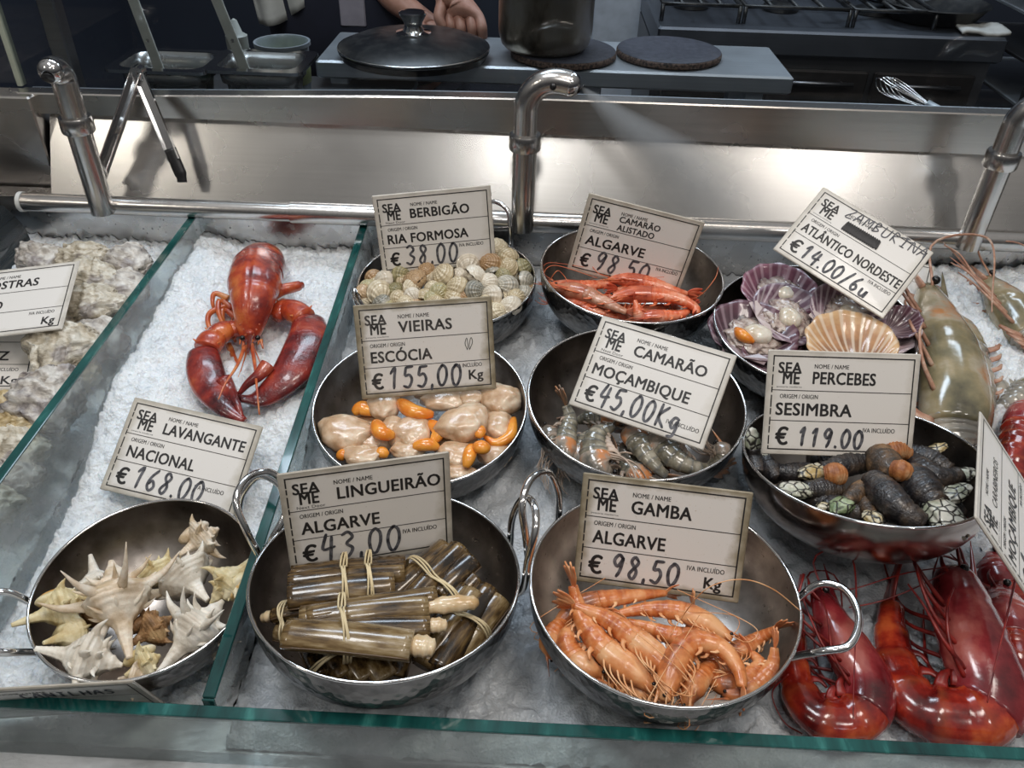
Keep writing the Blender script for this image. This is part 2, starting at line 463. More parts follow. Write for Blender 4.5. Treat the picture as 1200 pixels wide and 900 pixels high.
# ------------------------------------------------------------------ mist pipes
YP, ZP, RP = .516, .1285, .0112
r = thing('mist_rail', 'horizontal steel pipe running along the back of the ice', 'pipe', (0, YP, ZP))
MB().sweep([V(-.733, YP, ZP), V(-.4, YP, ZP)], RP, seg=24).build('pipe', M['pipe'], r, auto=50)
MB().sweep([V(-.405, YP, ZP), V(1.05, YP, ZP)], RP+.0016, seg=24).build('sleeve_pipe', M['pipe'], r, auto=50)
MB().sweep([V(-.7375, YP, ZP), V(-.7325, YP, ZP)], RP+.001, seg=24).build('end_cap', M['white_plastic'], r, auto=50)
def gooseneck(label, x, toward, h, reach, bend=.032, hole=True, y=YP-.012, cf=.74):
    R = .0135
    base = V(x, y, ZP-.004)
    r = thing('mist_spout', label, 'mist pipe', base, 'mist spouts on the back rail')
    top = V(x, y, ZP+h); d = Vector(toward).normalized()
    pts = [base, base.lerp(top, .3), base.lerp(top, .6), top]
    a0 = 7
    for i in range(1, a0+1):
        a = i/a0*math.radians(100)
        pts.append(top + d*(bend*(1-math.cos(a))) + V(0, 0, bend*math.sin(a)))
    tl = (d*math.sin(math.radians(100)) + V(0,0,math.cos(math.radians(100)))).normalized()
    pts.append(pts[-1]+tl*reach)
    MB().sweep(pts, R, side=d.cross(V(0,0,1)), seg=24, n=50, caps=False).build('pipe', M['pipe'], r)
    zc = ZP+h*cf
    mb = MB(); prof = [(R, -.009), (R+.0035, -.009), (R+.0045, -.007), (R+.0045, .007), (R+.0035, .009), (R, .009)]
    mb.lathe(prof, V(x, y, zc), (0,0,1), 32); mb.build('collar', M['pipe'], r, auto=40)
    e = pts[-1]
    cap = [(R*math.cos(a), R*math.sin(a)*.95) for a in np.linspace(0, math.acos(.35), 10)]
    MB().lathe(cap + [(R*.36, R*.7)], e, tl, 24).build('nozzle_cap', M['polished'], r)
    MB().lathe([(R*.5, 0), (R*.5, .0006)], e+tl*R*.93+V(0,0,-R*.12), (tl+V(0,0,-.45)).normalized(), 20).build('nozzle_hole', M['black'], r)
    if hole:
        s_ = d.cross(V(0,0,1)); 
        if s_.y > 0: s_ = -s_
        q = pts[9]; MB().lathe([(R*.26, 0), (R*.26, .0015)], q+s_*R*.96-V(0,0,R*.15), s_, 14).build('drilled_hole', M['black'], r)
    return e, tl
E2 = gooseneck('middle steel gooseneck mist spout bent to the right with mist blowing out', -.1245, (1, -.12, 0), .139, .008)
E1 = gooseneck('left steel mist spout pointing at the viewer beside the tongs', -.631, (.1, -1, 0), .150, .0, bend=.018, hole=False, cf=.69)
E3 = gooseneck('right steel gooseneck mist spout cut off by the photo edge', .403, (1, -.35, 0), .140, .03)

# mist jet: a soft cone of real haze blown from the middle spout
def mist(e, tl, length, spread, dens, label):
    d = (tl+V(.12, -.05, -.62)).normalized()
    mb = MB(); mb.lathe([(.002, 0), (spread*.3, length*.3), (spread*.62, length*.62), (spread, length)], V(0,0,0), (0,0,1), 24)
    n = N('mist_haze'); n.t.nodes.remove(n.b)
    vs = n.n('VolumeScatter'); vs.inputs['Color'].default_value = (.95,.97,1,1); vs.inputs['Anisotropy'].default_value = .2
    sx = n.n('SeparateXYZ'); n.l(n.tc.outputs['Object'], sx.inputs[0])
    rr = n.math('SQRT', n.math('ADD', n.math('MULTIPLY', sx.outputs[0], sx.outputs[0]), n.math('MULTIPLY', sx.outputs[1], sx.outputs[1])))
    rz = n.math('DIVIDE', rr, n.math('ADD', n.math('MULTIPLY', sx.outputs[2], spread/length), .002))
    k = n.math('MAXIMUM', n.math('SUBTRACT', 1.0, rz), 0.0)
    z = n.math('MAXIMUM', n.math('SUBTRACT', 1.0, n.math('DIVIDE', sx.outputs[2], length)), 0.0)
    nz = n.math('ADD', .35, n.noise(28, 3))
    near = n.math('DIVIDE', .03, n.math('ADD', sx.outputs[2], .03))
    dn = n.math('MULTIPLY', n.math('MULTIPLY', n.math('MULTIPLY', k, z), nz), n.math('MULTIPLY', near, dens))
    n.l(dn, vs.inputs['Density']); n.l(vs.outputs[0], n.out.inputs['Volume'])
    o = mb.build('mist', n.m); o.location = e; o.rotation_mode = 'QUATERNION'; o.rotation_quaternion = d.to_track_quat('Z', 'Y')
    tag(o, label, 'mist', kind='stuff')
mist(E2[0]+E2[1]*.012, E2[1], .30, .085, 420, 'white mist blown down from the middle spout')

# water drops on the lower back panel
mb = MB()
for i in range(300):
    x = rnd.uniform(-.72, .9); z = rnd.uniform(.045, .118)
    rr = rnd.uniform(.0005, .0013)
    mb.blob(V(x, .531, z), (V(rr,0,0), V(0,rr*.6,0), V(0,0,rr*rnd.uniform(1,1.6))), 1)
o = mb.build('water_drops', plain('water_drop', (.55,.56,.57), .05, metal=.6)); tag(o, 'tiny water drops beaded on the steel panel behind the ice', 'water', kind='stuff')

# ------------------------------------------------------------------ tongs hooked over the back strip
def tongs():
    top = aty(162, 85, .57)
    a1 = aty(122, 198, .528)
    a2 = aty(212, 205, .528)
    r = thing('serving_tongs', 'steel serving tongs with black tips propped open against the back panel', 'tongs', top)
    nrm = V(0, -.85, .5).normalized()
    for e, k in ((a1, 0), (a2, 1)):
        d = (e-top); side = d.cross(nrm).normalized()
        ff = top+d*(.86 if k else 1.0)
        mb = MB()
        # U section arm
        mb.box((top+ff)/2, (d.normalized(), side, nrm), ((ff-top).length/2, .0065, .0007), .0003)
        for s in (-1, 1): mb.box((top+ff)/2+side*(s*.006)+nrm*.003, (d.normalized(), side, nrm), ((ff-top).length/2, .0007, .0035), .0003)
        mb.build('arm', M['polished'], r, smooth=False)
        if k:
            mb = MB(); mb.sweep([ff-d*.12, ff, e, e+d*.07+side*.002], lambda u: (.0075, .004) if u < .8 else (.006, .003), side=side, seg=12, n=14)
            tag(mb.build('tip', M['black'], r), 'black plastic tip')
        else:
            mb = MB(); mb.box(ff+d*.03, (d.normalized(), side, nrm), (.006, .007, .0009), .0003); mb.build('tip', M['polished'], r)
    mb = MB(); q = top; mb.sweep([q-V(0,.006,0), q+V(0,.006,0)], .008, seg=16); mb.build('pivot', M['polished'], r, auto=40)
    mb = MB(); mb.sweep([top+V(0,-.007,0), top+V(0,-.0085,0)], .0022, seg=12); mb.build('rivet', M['dark_steel'], r, auto=40)
tongs()
# ------------------------------------------------------------------ the kitchen behind the glass
M['kwall'] = plain('kitchen_wall_dark', (.032,.038,.055), .45, scale=3)
M['kfloor'] = plain('kitchen_floor', (.03,.03,.035), .5, scale=6)
M['navy'] = plain('navy_cloth', (.012,.014,.03), .85, scale=30, bump=.3, bscale=400)
M['skin'] = organic('skin', [(.3, (.42,.21,.15)), (.7, (.55,.3,.23))], 40, .45, .1, s=.15)
M['white_cloth'] = plain('white_cloth', (.55,.55,.53), .85, scale=25, bump=.4, bscale=120)
M['cork'] = organic('dark_cork', [(.35, (.04,.03,.03)), (.5, (.13,.085,.065)), (.7, (.22,.15,.12))], 260, .8, .5, 400)
M['cork_top'] = plain('cork_mat_top', (.065,.068,.09), .55, scale=120, var=.3)
M['iron'] = organic('black_iron', [(.4, (.008,.009,.011)), (.7, (.03,.03,.03))], 60, .36, .2)
M['pot'] = N('used_pot_steel').set(metal=1.0, rough=.3).m
def pot_mat():
    n = N('brown_reflection_pot_steel'); f = n.noise(22, 6, n.map((1, 1, .5)))  # brassy brown reflections painted into the base colour of the pot
    n.set(base=n.ramp(f, [(.34, (.10,.075,.055)), (.48, (.42,.36,.28)), (.7, (.55,.52,.48))]), metal=.85, rough=.34); return n.m
M['pot'] = pot_mat()
mb = MB(); mb.wbox(-2.4, 2.4, 2.3, 2.34, -.72, 1.6); struct(mb.build('wall_kitchen', M['kwall'], smooth=False))
mb = MB(); mb.wbox(-2.4, 2.4, .62, 2.3, -.74, -.72); struct(mb.build('floor_kitchen', M['kfloor'], smooth=False))
mb = MB(); mb.wbox(-1.45, -1.42, .62, 2.3, -.72, 1.6); struct(mb.build('wall_kitchen_left', M['kwall'], smooth=False))
mb = MB(); mb.wbox(-1.4, 1.05, .60, .64, -.72, .2); struct(mb.build('wall_counter_back', M['dark_steel'], smooth=False))
# pale upright panel behind the pot
mb = MB(); mb.wbox(.0, .145, 1.56, 1.66, -.72, .9, .004); struct(mb.build('trim_5', plain('pale_blue_panel', (.45,.5,.58), .5), smooth=False))

# steel table
TY0, TY1, TZ = .85, 1.02, .2155
TX0, TX1 = aty(368, 64, TY0).x, aty(930, 97, TY0).x
r = thing('steel_table', 'low steel side table carrying the pot and cork mats behind the glass', 'table', (TX0, TY0, -.72))
mb = MB(); mb.wbox(TX0, TX1, TY0, TY1, TZ-.026, TZ, .003); mb.build('tabletop', M['kitchen_steel'], r, smooth=False)
for x in (TX0+.03, TX1-.05, (TX0+TX1)/2+.06):
    for y in (TY0+.03, TY1-.03):
        mb = MB(); mb.wbox(x-.014, x+.014, y-.014, y+.014, -.72, TZ-.026, .002); mb.build('leg', M['kitchen_steel'], r, smooth=False)
mb = MB(); mb.wbox(TX0+.02, TX1-.02, TY0+.02, TY1-.02, .06, .075, .002); mb.build('lower_shelf', M['dark_steel'], r, smooth=False)
for i, (px, py, w_) in enumerate(((775, 104, .03), (835, 110, .022))):
    c = aty(px, py, .93); c.z = .075
    rr = thing('steel_insert_pan', ['small steel insert pan under the table, left of the pair', 'small steel insert pan under the table near its right leg'][i], 'pan', c, 'insert pans under the table')
    mb = MB(); q = []
    for z, s in ((0, .8), (.055, 1.0)):
        q.append([c+V(-w_*s, -.03*s, z), c+V(w_*s, -.03*s, z), c+V(w_*s, .03*s, z), c+V(-w_*s, .03*s, z)])
    mb.add(q[0]+q[1], [[0,1,2,3]]+[[k, (k+1) % 4, 4+(k+1) % 4, 4+k] for k in range(4)]); o = mb.build('body', M['kitchen_steel'], rr, smooth=False); o.modifiers.new('t', 'SOLIDIFY').thickness = .0015
    mb = MB(); mb.loop([p+V(0,0,.001) for p in q[1]], .003, 6); mb.build('rim', M['polished'], rr)

# cork mats
def disc(name, label, cat, px, py, R, th, group=None, m=('cork', 'cork_top')):
    c = atz(px, py, TZ); c.z = TZ+.0004
    r = thing(name, label, cat, c, group)
    MB().lathe([(R-.003, 0), (R, .002), (R, th-.003), (R-.002, th-.0008)], c, (0,0,1), 64).build('cork_body', M[m[0]], r, auto=50)
    MB().lathe([(R-.0015, th-.0008), (R-.003, th), (R*.5, th), (.001, th)], c, (0,0,1), 64).build('top_face', M[m[1]], r, auto=50)
    return c
c1 = disc('cork_mat', 'round dark cork mat under the steel pot', 'mat', 660, 66, .081, .011, 'cork mats on the steel table')
c2 = disc('cork_mat', 'round dark cork mat lying empty right of the pot', 'mat', 783, 66, .081, .011, 'cork mats on the steel table')
# pot
c = V(aty(638, 60, c1.y).x, c1.y-.002, TZ+.0116)
r = thing('cooking_pot', 'deep steel cooking pot with brown reflections in its colour, standing on a cork mat', 'pot', c)
R = .071
MB().lathe([(.052, 0), (.06, .002), (.066, .008), (R-.001, .02), (R, .03), (R, .125), (R+.002, .127), (R+.002, .129), (R-.002, .129), (R-.002, .03), (.06, .006), (.001, .004)], c, (0,0,1), 64).build('body', M['pot'], r, auto=50)
MB().lathe([(R+.0005, .083), (R+.0022, .0845), (R+.0022, .0865), (R+.0005, .088)], c, (0,0,1), 64).build('rolled_band', M['polished'], r)
h0 = c+V(-R, 0, .10)
MB().sweep([h0+V(.002,-.012,0), h0+V(-.016,-.012,.004), h0+V(-.022,0,.006), h0+V(-.016,.012,.004), h0+V(.002,.012,0)], .0035, n=20, seg=8).build('handle', M['polished'], r)
h0 = c+V(R, 0, .10)
MB().sweep([h0+V(-.002,-.012,0), h0+V(.016,-.012,.004), h0+V(.022,0,.006), h0+V(.016,.012,.004), h0+V(-.002,.012,0)], .0035, n=20, seg=8).build('handle', M['polished'], r)
# round black griddle and its lid with steel knob
c = atz(486, 68, TZ); c.z = TZ+.0004; c.y = max(c.y, TY0+.03)
R = .112
r = thing('iron_pan', 'flat black iron pan on the table under the black lid', 'pan', c)
MB().lathe([(R-.014, 0), (R-.004, .003), (R, .012), (R-.003, .013), (R-.012, .005), (.001, .004)], c, (0,0,1), 64).build('pan_body', M['iron'], r, auto=50)
MB().loop([c+V(math.cos(a)*(R-.001), math.sin(a)*(R-.001), .0125) for a in np.linspace(0, 2*PI, 64, endpoint=False)], .0018, 6).build('rim', M['iron'], r)
c = c+V(0,0,.0148)
r = thing('pan_lid', 'domed black pan lid with a steel knob', 'lid', c)
MB().lathe([(R-.001, 0), (R+.001, .002), (R-.002, .004), (R*.8, .012), (R*.5, .018), (R*.2, .0205), (.001, .021)], c, (0,0,1), 64).build('dome', M['iron'], r, auto=60)
MB().loop([c+V(math.cos(a)*R, math.sin(a)*R, .0015) for a in np.linspace(0, 2*PI, 64, endpoint=False)], .0016, 6).build('steel_rim', M['polished'], r)
MB().lathe([(.026, .0195), (.026, .022), (.016, .024), (.013, .030), (.014, .036), (.02, .046), (.0205, .049), (.017, .0505), (.001, .051)], c, (0,0,1), 40).build('knob', M['polished'], r, auto=50)

# ---- steel insert pans at the left with spatulas
M['pan_steel'] = steel('insert_pan_steel', (.34,.34,.33), .28)
mb = MB(); mb.wbox(-.70, -.30, .645, .90, .17, .178, .002); o = mb.build('prep_shelf', M['dark_steel'], smooth=False); tag(o, 'dark prep shelf behind the left glass carrying the insert pans', 'shelf')
def insert_pan(label, px0, px1, py, depth, y0):
    a, b = aty(px0, py, y0), aty(px1, py, y0); z = a.z; y1 = y0+.105
    x0, x1 = a.x, b.x
    r = thing('steel_insert_pan', label, 'pan', ((x0+x1)/2, (y0+y1)/2, .1785), 'insert pans at the left')
    def rr(x0, x1, y0, y1, z, rad, k=6):
        out = []
        for cx, cy, a0 in ((x1-rad, y1-rad, 0), (x0+rad, y1-rad, 90), (x0+rad, y0+rad, 180), (x1-rad, y0+rad, 270)):
            for i in range(k+1):
                an = math.radians(a0+90*i/k); out.append(V(cx+rad*math.cos(an), cy+rad*math.sin(an), z))
        return out
    ins = .012
    rings = [rr(x0+ins, x1-ins, y0+ins, y1-ins, z+.0005, .02), rr(x0+ins+.002, x1-ins-.002, y0+ins+.002, y1-ins-.002, z-.02, .02),
             rr(x0+ins+.006, x1-ins-.006, y0+ins+.006, y1-ins-.006, z-.022, .02), rr(x0+ins+.012, x1-ins-.012, y0+ins+.010, y1-ins-.010, .1795, .02)]
    mb = MB(); n = len(rings[0]); vs = [p for q in rings for p in q]; fs = [[j*n+k, j*n+(k+1) % n, (j+1)*n+(k+1) % n, (j+1)*n+k] for j in range(3) for k in range(n)]; fs.append([3*n+k for k in range(n)])
    mb.add(vs, fs); o = mb.build('pan_body', M['pan_steel'], r, auto=50); sd = o.modifiers.new('t', 'SOLIDIFY'); sd.thickness = .0012; sd.offset = 0
    outr = rr(x0, x1, y0, y1, z+.001, .012)
    mb = MB(); mb.add(outr+[p+V(0,0,.0006) for p in rings[0]]+[p-V(0,0,.004) for p in outr], [[k, (k+1) % n, n+(k+1) % n, n+k] for k in range(n)]+[[2*n+k, 2*n+(k+1) % n, (k+1) % n, k] for k in range(n)])
    mb.build('rim', M['polished'], r, auto=60)
    return V((x0+x1)/2, (y0+y1)/2, z)
p1 = insert_pan('steel insert pan holding the left white spatula', 118, 240, 82, .05, .665)
p2 = insert_pan('steel insert pan holding the white spatula next to the squeeze bottle', 235, 352, 83, .05, .66)
def spatula(label, b0, t0, y0, y1):
    a, b = aty(*b0, y0), aty(*t0, y1)
    b = a+(b-a)*1.9; a = a+(a-b).normalized()*.022
    r = thing('spatula', label, 'spatula', a, 'spatulas standing in the insert pans')
    d = (b-a).normalized(); s = d.cross(V(0,1,0)).normalized(); nn = s.cross(d)
    MB().box((a+b)/2, (d, s, nn), ((b-a).length/2, .0068, .0016), .0008).build('handle', plain('pale_spatula_plastic', (.86,.9,.84), .4), r, smooth=False)
    mb = MB(); q = a.lerp(b, .32)-nn*.0018; mb.sweep([q, q-nn*.0012], .0022, seg=12); mb.build('rivet', M['polished'], r, auto=40)
    mb = MB(); mb.sweep([a-d*.012, a+d*.004], lambda u: (.012-.005*u, .0012), side=s, seg=14, n=5); mb.build('blade', M['polished'], r)
spatula('white spatula handle in the leftmost insert pan', (184, 74), (158, 5), .70, .70)
spatula('white spatula handle in front of the squeeze bottle', (284, 74), (256, 5), .695, .695)
# squeeze bottle and clear tub behind the pans
c = aty(281, 66, .80); c.z = .1785; zt = aty(281, 38, .80).z
r = thing('squeeze_bottle', 'pale squeeze bottle standing behind the insert pan', 'bottle', c)
MB().lathe([(.02, 0), (.022, .003), (.022, zt-c.z-.035), (.021, zt-c.z-.028), (.013, zt-c.z-.02)], c, (0,0,1), 32).build('body', plain('milky_plastic', (.55,.57,.52), .4), r, auto=50)
MB().lathe([(.015, zt-c.z-.02), (.015, zt-c.z-.004), (.009, zt-c.z), (.004, zt-c.z+.016), (.001, zt-c.z+.018)], c, (0,0,1), 32).build('cap', plain('bottle_cap', (.5,.52,.48), .45), r, auto=40)
c = aty(332, 60, .80); c.z = .1785; zt = aty(332, 48, .80).z
r = thing('plastic_tub', 'clear plastic tub with a green label band behind the insert pan', 'tub', c)
MB().lathe([(.032, 0), (.036, zt-c.z-.006), (.039, zt-c.z-.005), (.039, zt-c.z), (.036, zt-c.z), (.034, zt-c.z-.004), (.03, .003), (.001, .002)], c, (0,0,1), 40).build('tub_body', plain('cloudy_plastic', (.32,.36,.4), .25), r, auto=50)
MB().lathe([(.0335, .02), (.0345, .021), (.0358, zt-c.z-.02), (.0352, zt-c.z-.019)], c, (0,0,1), 40).build('label_band', plain('green_label', (.42,.48,.22), .5), r)

# ---- stove line at the back right
M['stove_steel'] = steel('stove_steel', (.22,.24,.28), .4)
SYF, SZ = 1.22, .195
X0, X1 = aty(772, 31, SYF).x, aty(1187, 38, SYF).x
r = thing('stove_counter', 'dark steel stove counter along the back with a lit front edge', 'stove', (X0, SYF, -.72))
mb = MB(); mb.wbox(X0, X1, SYF, 1.9, SZ-.045, SZ, .004); mb.build('worktop', M['stove_steel'], r, smooth=False)
mb = MB(); mb.wbox(X0, X1-.01, SYF+.02, 1.9, -.72, SZ-.046); mb.build('body', M['dark_steel'], r, smooth=False)
for i in range(3):
    x0 = X0+.02+(X1-X0-.04)/3*i; x1 = x0+(X1-X0-.04)/3-.012
    mb = MB(); mb.wbox(x0, x1, SYF+.008, SYF+.0195, -.5, SZ-.07, .003); d = mb.build('door', plain('dark_oven_front', (.07,.065,.065), .35, metal=.7), r, smooth=False)
    mb = MB(); mb.sweep([V(x0+.03, SYF-.006, SZ-.09), V(x1-.03, SYF-.006, SZ-.09)], .004, seg=10); mb.sweep([V(x0+.05, SYF-.006, SZ-.09), V(x0+.05, SYF+.01, SZ-.09)], .003, seg=8); mb.sweep([V(x1-.05, SYF-.006, SZ-.09), V(x1-.05, SYF+.01, SZ-.09)], .003, seg=8); mb.build('handle', M['dark_steel'], d)
for i, (xa, xb) in enumerate(((X0+.01, X0+.155), (X0+.165, X0+.36), (X0+.37, X0+.52))):
    g = thing('burner_grate', ['black burner grate at the left end of the stove', 'black burner grate second along the stove', 'black burner grate beside the frying pan'][i], 'grate', (xa, SYF+.05, SZ), 'burner grates on the stove')
    y0, y1 = SYF+.05, SYF+.30
    for nm, pts in (('outer_frame', [V(xa,y0,SZ+.03), V(xb,y0,SZ+.03), V(xb,y1,SZ+.03), V(xa,y1,SZ+.03)]),):
        MB().loop(pts, .004, 6).build(nm, M['iron'], g)
    mb = MB()
    for k in range(1, 4): mb.sweep([V(xa+(xb-xa)*k/4, y0, SZ+.03), V(xa+(xb-xa)*k/4, y1, SZ+.03)], .0035, seg=6)
    mb.sweep([V(xa, (y0+y1)/2, SZ+.03), V(xb, (y0+y1)/2, SZ+.03)], .0035, seg=6)
    mb.build('bars', M['iron'], g)
    for (x, y) in ((xa, y0), (xb, y0), (xa, y1), (xb, y1)): MB().sweep([V(x, y, SZ+.03), V(x, y, SZ)], .004, seg=6).build('foot', M['iron'], g)
    mb = MB(); mb.lathe([(.035, .001), (.035, .01), (.02, .016), (.001, .016)], V((xa+xb)/2, (y0+y1)/2, SZ), (0,0,1), 24); mb.build('burner', M['iron'], g, auto=40)
# frying pan and tall pot on the stove
c = aty(1090, 20, 1.36); c.z = SZ+.001
g = thing('frying_pan', 'wide dark frying pan on the stove at the right', 'pan', c)
MB().lathe([(.07, 0), (.08, .002), (.1, .03), (.103, .031), (.101, .033), (.078, .005), (.001, .003)], c, (0,0,1), 48).build('pan_body', M['iron'], g, auto=50)
MB().sweep([c+V(-.1, 0, .03), c+V(-.15, -.02, .045), c+V(-.21, -.05, .05)], (.009, .004), side=(0,1,0), n=12, seg=10).build('handle', M['iron'], g)
c = aty(1062, 12, 1.55); c.z = SZ+.001
g = thing('stock_pot', 'tall bright steel stock pot behind the frying pan', 'pot', c)
MB().lathe([(.1, 0), (.106, .004), (.106, .15), (.109, .152), (.106, .154), (.103, .152), (.102, .006), (.001, .005)], c, (0,0,1), 48).build('body', plain('bluish_steel', (.45,.52,.62), .3, metal=.8), g, auto=50)
for s in (-1, 1):
    q = c+V(s*.106, 0, .12); MB().sweep([q+V(0,-.025,0), q+V(s*.03,-.02,.004), q+V(s*.03,.02,.004), q+V(0,.025,0)], .004, n=16, seg=8).build('handle', M['polished'], g)
# folded cloth on the stove edge
c = aty(1148, 29, 1.27)
mb = MB(); nx, ny = 22, 12; vs = []
for j in range(ny):
    for i in range(nx):
        u, v = i/(nx-1), j/(ny-1)
        vs.append(V(c.x-.045+.09*u+.01*v, 1.235+.07*v, SZ+.007+.006*abs(noise.noise(V(u*4, v*3, 1)))+.005*math.sin(u*7+v*2)*.5))
mb.add(vs, [[j*nx+i, j*nx+i+1, (j+1)*nx+i+1, (j+1)*nx+i] for j in range(ny-1) for i in range(nx-1)])
o = mb.build('folded_cloth', M['white_cloth']); o.modifiers.new('t', 'SOLIDIFY').thickness = .006; tag(o, 'folded pale cloth lying on the stove edge', 'cloth')
# rack of trays at far right
x0 = X1+.015
g = thing('tray_rack', 'dark tray rack standing at the right end of the stove', 'rack', (x0, 1.2, -.72))
for (x, y) in ((x0, 1.12), (x0, 1.5), (x0+.4, 1.12), (x0+.4, 1.5)): MB().wbox(x-.01, x+.01, y-.01, y+.01, -.72, .8, .002).build('post', M['dark_steel'], g, smooth=False)
for z in (.02, .09, .16, .23, .30, .37):
    mb = MB(); mb.wbox(x0+.011, x0+.389, 1.12, 1.5, z, z+.006, .001); t_ = mb.build('tray', M['kitchen_steel'] if z in (.09, .23) else M['dark_steel'], g, smooth=False)
# whisk resting on the counter behind the glass
a, b = aty(1035, 95, .70), aty(1088, 123, .66)
g = thing('wire_whisk', 'thin wire whisk propped behind the glass at the right', 'whisk', b)
d = b-a
for k in range(5):
    s = (k-2)*.0055; up_ = V(0, 0, 1)
    pts = [b+V(s*.2,0,0), a+d*.3+V(s, s*.6, .004), a+V(s*.8, 0, .006-abs(s)*.2), a+d*.25+V(s*1.0, -s*.6, -.010), b+V(s*.2, 0, -.004)]
    MB().sweep(pts, .0009, n=28, seg=6).build('wire', M['polished'], g)
MB().sweep([b-d*.04, b+d*.9], .0055, seg=12).build('handle', M['kitchen_steel'], g)

# ------------------------------------------------------------------ the cook behind the table
def skin_body(name, joints, edges, rad, mat, parent, sub=2, root=0):
    me = bpy.data.meshes.new(name); off = parent_loc(parent) if parent else Vector()
    me.from_pydata([tuple(Vector(j)-off) for j in joints], edges, [])
    o = bpy.data.objects.new(name, me); COL.objects.link(o)
    if parent: o.parent = parent
    md = o.modifiers.new('skin', 'SKIN'); md.use_smooth_shade = True
    for i, v in enumerate(me.skin_vertices[0].data):
        r_ = rad[i]; v.radius = r_ if isinstance(r_, tuple) else (r_, r_); v.use_root = (i == root)
    s_ = o.modifiers.new('sub', 'SUBSURF'); s_.levels = sub; s_.render_levels = sub
    me.materials.append(mat); return o
def cook():
    bx, by = -.43, 1.225
    hand = aty(541, 8, 1.03)
    r = thing('person', 'person in dark navy clothes reaching over the table, head out of view', 'person', (bx, by, -.72))
    J = [(bx, by, .20), (bx, by, .42), (bx, by-.01, .62), (bx, by-.01, .72), (bx, by-.03, .80), (bx, by-.045, .90)]
    E = [(0,1),(1,2),(2,3),(3,4),(4,5)]; Rr = [(.12,.08), (.12,.08), (.12,.075), (.06,.06), (.055,.055), (.085,.105)]
    def limb(pts, rs, start):
        k0 = len(J)
        for i, (p, q) in enumerate(zip(pts, rs)):
            J.append(tuple(p)); Rr.append(q); E.append((start if i == 0 else k0+i-1, k0+i))
        return len(J)-1
    # legs
    for s in (-1, 1): limb([(bx+s*.1, by, .05), (bx+s*.1, by+.0, -.28), (bx+s*.1, by+.02, -.62), (bx+s*.1, by+.0, -.69), (bx+s*.11, by-.13, -.70)], [.085, .065, .045, .04, .03], 0)
    # arm on the viewer's right: hand with pointing-down fingers
    wr = hand+V(-.035, .02, .035)
    wl = limb([(bx+.19, by-.01, .64), (bx+.22, by-.02, .42), tuple((wr+V(bx+.22, by-.02, .42))/2), tuple(wr)], [.05, .04, .036, .025], 2)
    pal = limb([tuple(hand+V(-.01, .008, .012)), tuple(hand+V(.006, -.002, -.004))], [(.03,.016), (.03,.014)], wl)
    for k, (fx, ln) in enumerate(((-.026, .036), (-.009, .044), (.009, .046), (.025, .04))):
        b_ = hand+V(fx+.004, -.006, -.012)
        limb([tuple(b_), tuple(b_+V(.006, -.016, -ln*.35)), tuple(b_+V(.007, -.012, -ln*.8)), tuple(b_+V(.004, -.002, -ln*1.05))], [.0095, .009, .008, .0065], pal)
    b_ = hand+V(-.03, -.008, .006); limb([tuple(b_), tuple(b_+V(-.006, -.016, -.018)), tuple(b_+V(.004, -.02, -.036))], [.011, .0095, .0075], pal-1)
    # arm on the viewer's left: forearm down behind the lid knob
    w2 = aty(500, 27, 1.075)
    wl2 = limb([(bx-.19, by-.01, .64), (bx-.2, by-.06, .42), (bx-.02, by-.06, .345), tuple(w2+V(-.05, .01, .03))], [.05, .04, .038, .027], 2)
    p2_ = limb([tuple(w2+V(-.005, 0, .004))], [(.028,.015)], wl2)
    for k in range(4):
        b_ = w2+V(.018, -.02+k*.014, -.004); limb([tuple(b_), tuple(b_+V(.02, 0, -.008)), tuple(b_+V(.034, 0, -.022))], [.009, .0085, .007], p2_)
    b_ = w2+V(-.01, -.024, .0); limb([tuple(b_), tuple(b_+V(.018, -.012, -.008)), tuple(b_+V(.034, -.008, -.018))], [.0105, .009, .0075], p2_)
    skin_body('body', J, E, Rr, M['skin'], r, 2)
    # clothing: tunic, sleeves, trousers
    J2 = [(bx, by, .05), (bx, by, .42), (bx, by-.01, .62), (bx, by-.01, .70)]; E2_ = [(0,1),(1,2),(2,3)]; R2 = [(.22,.15), (.2,.14), (.21,.135), (.095,.09)]
    for s, el, mid in ((1, (bx+.22, by-.02, .43), None), (-1, (bx-.2, by-.06, .43), None)):
        k = len(J2); J2 += [(bx+s*.2, by-.01, .645), el]; R2 += [.085, .075]; E2_ += [(2, k), (k, k+1)]
    tag(skin_body('tunic', J2, E2_, R2, M['navy'], r, 2), 'dark navy tunic')
    J3 = [(bx, by, .2), (bx-.1, by, .02), (bx-.1, by, -.3), (bx-.1, by+.02, -.66), (bx+.1, by, .02), (bx+.1, by, -.3), (bx+.1, by+.02, -.66)]
    skin_body('trousers', J3, [(0,1),(1,2),(2,3),(0,4),(4,5),(5,6)], [(.18,.125), (.1,.1), .08, .065, (.1,.1), .08, .065], M['navy'], r, 2)
    for s in (-1, 1): MB().blob(V(bx+s*.105, by-.07, -.68), (V(.05,0,0), V(0,.13,0), V(0,0,.04)), 3).build('shoe', M['black'], r)
    # head details
    hc = V(bx, by-.05, .915)
    MB().blob(hc+V(0,.012,.025), (V(.088,0,0), V(0,.1,0), V(0,0,.105)), 3, .05, 4, 2).build('hair', plain('dark_hair', (.03,.02,.015), .6), r)
    for s in (-1, 1):
        MB().blob(hc+V(s*.032, -.088, -.005), (V(.012,0,0), V(0,.008,0), V(0,0,.008)), 2).build('eye', plain('eye_white', (.7,.7,.68), .2), r)
        MB().blob(hc+V(s*.088, .0, -.01), (V(.012,0,0), V(0,.02,0), V(0,0,.03)), 2).build('ear', M['skin'], r)
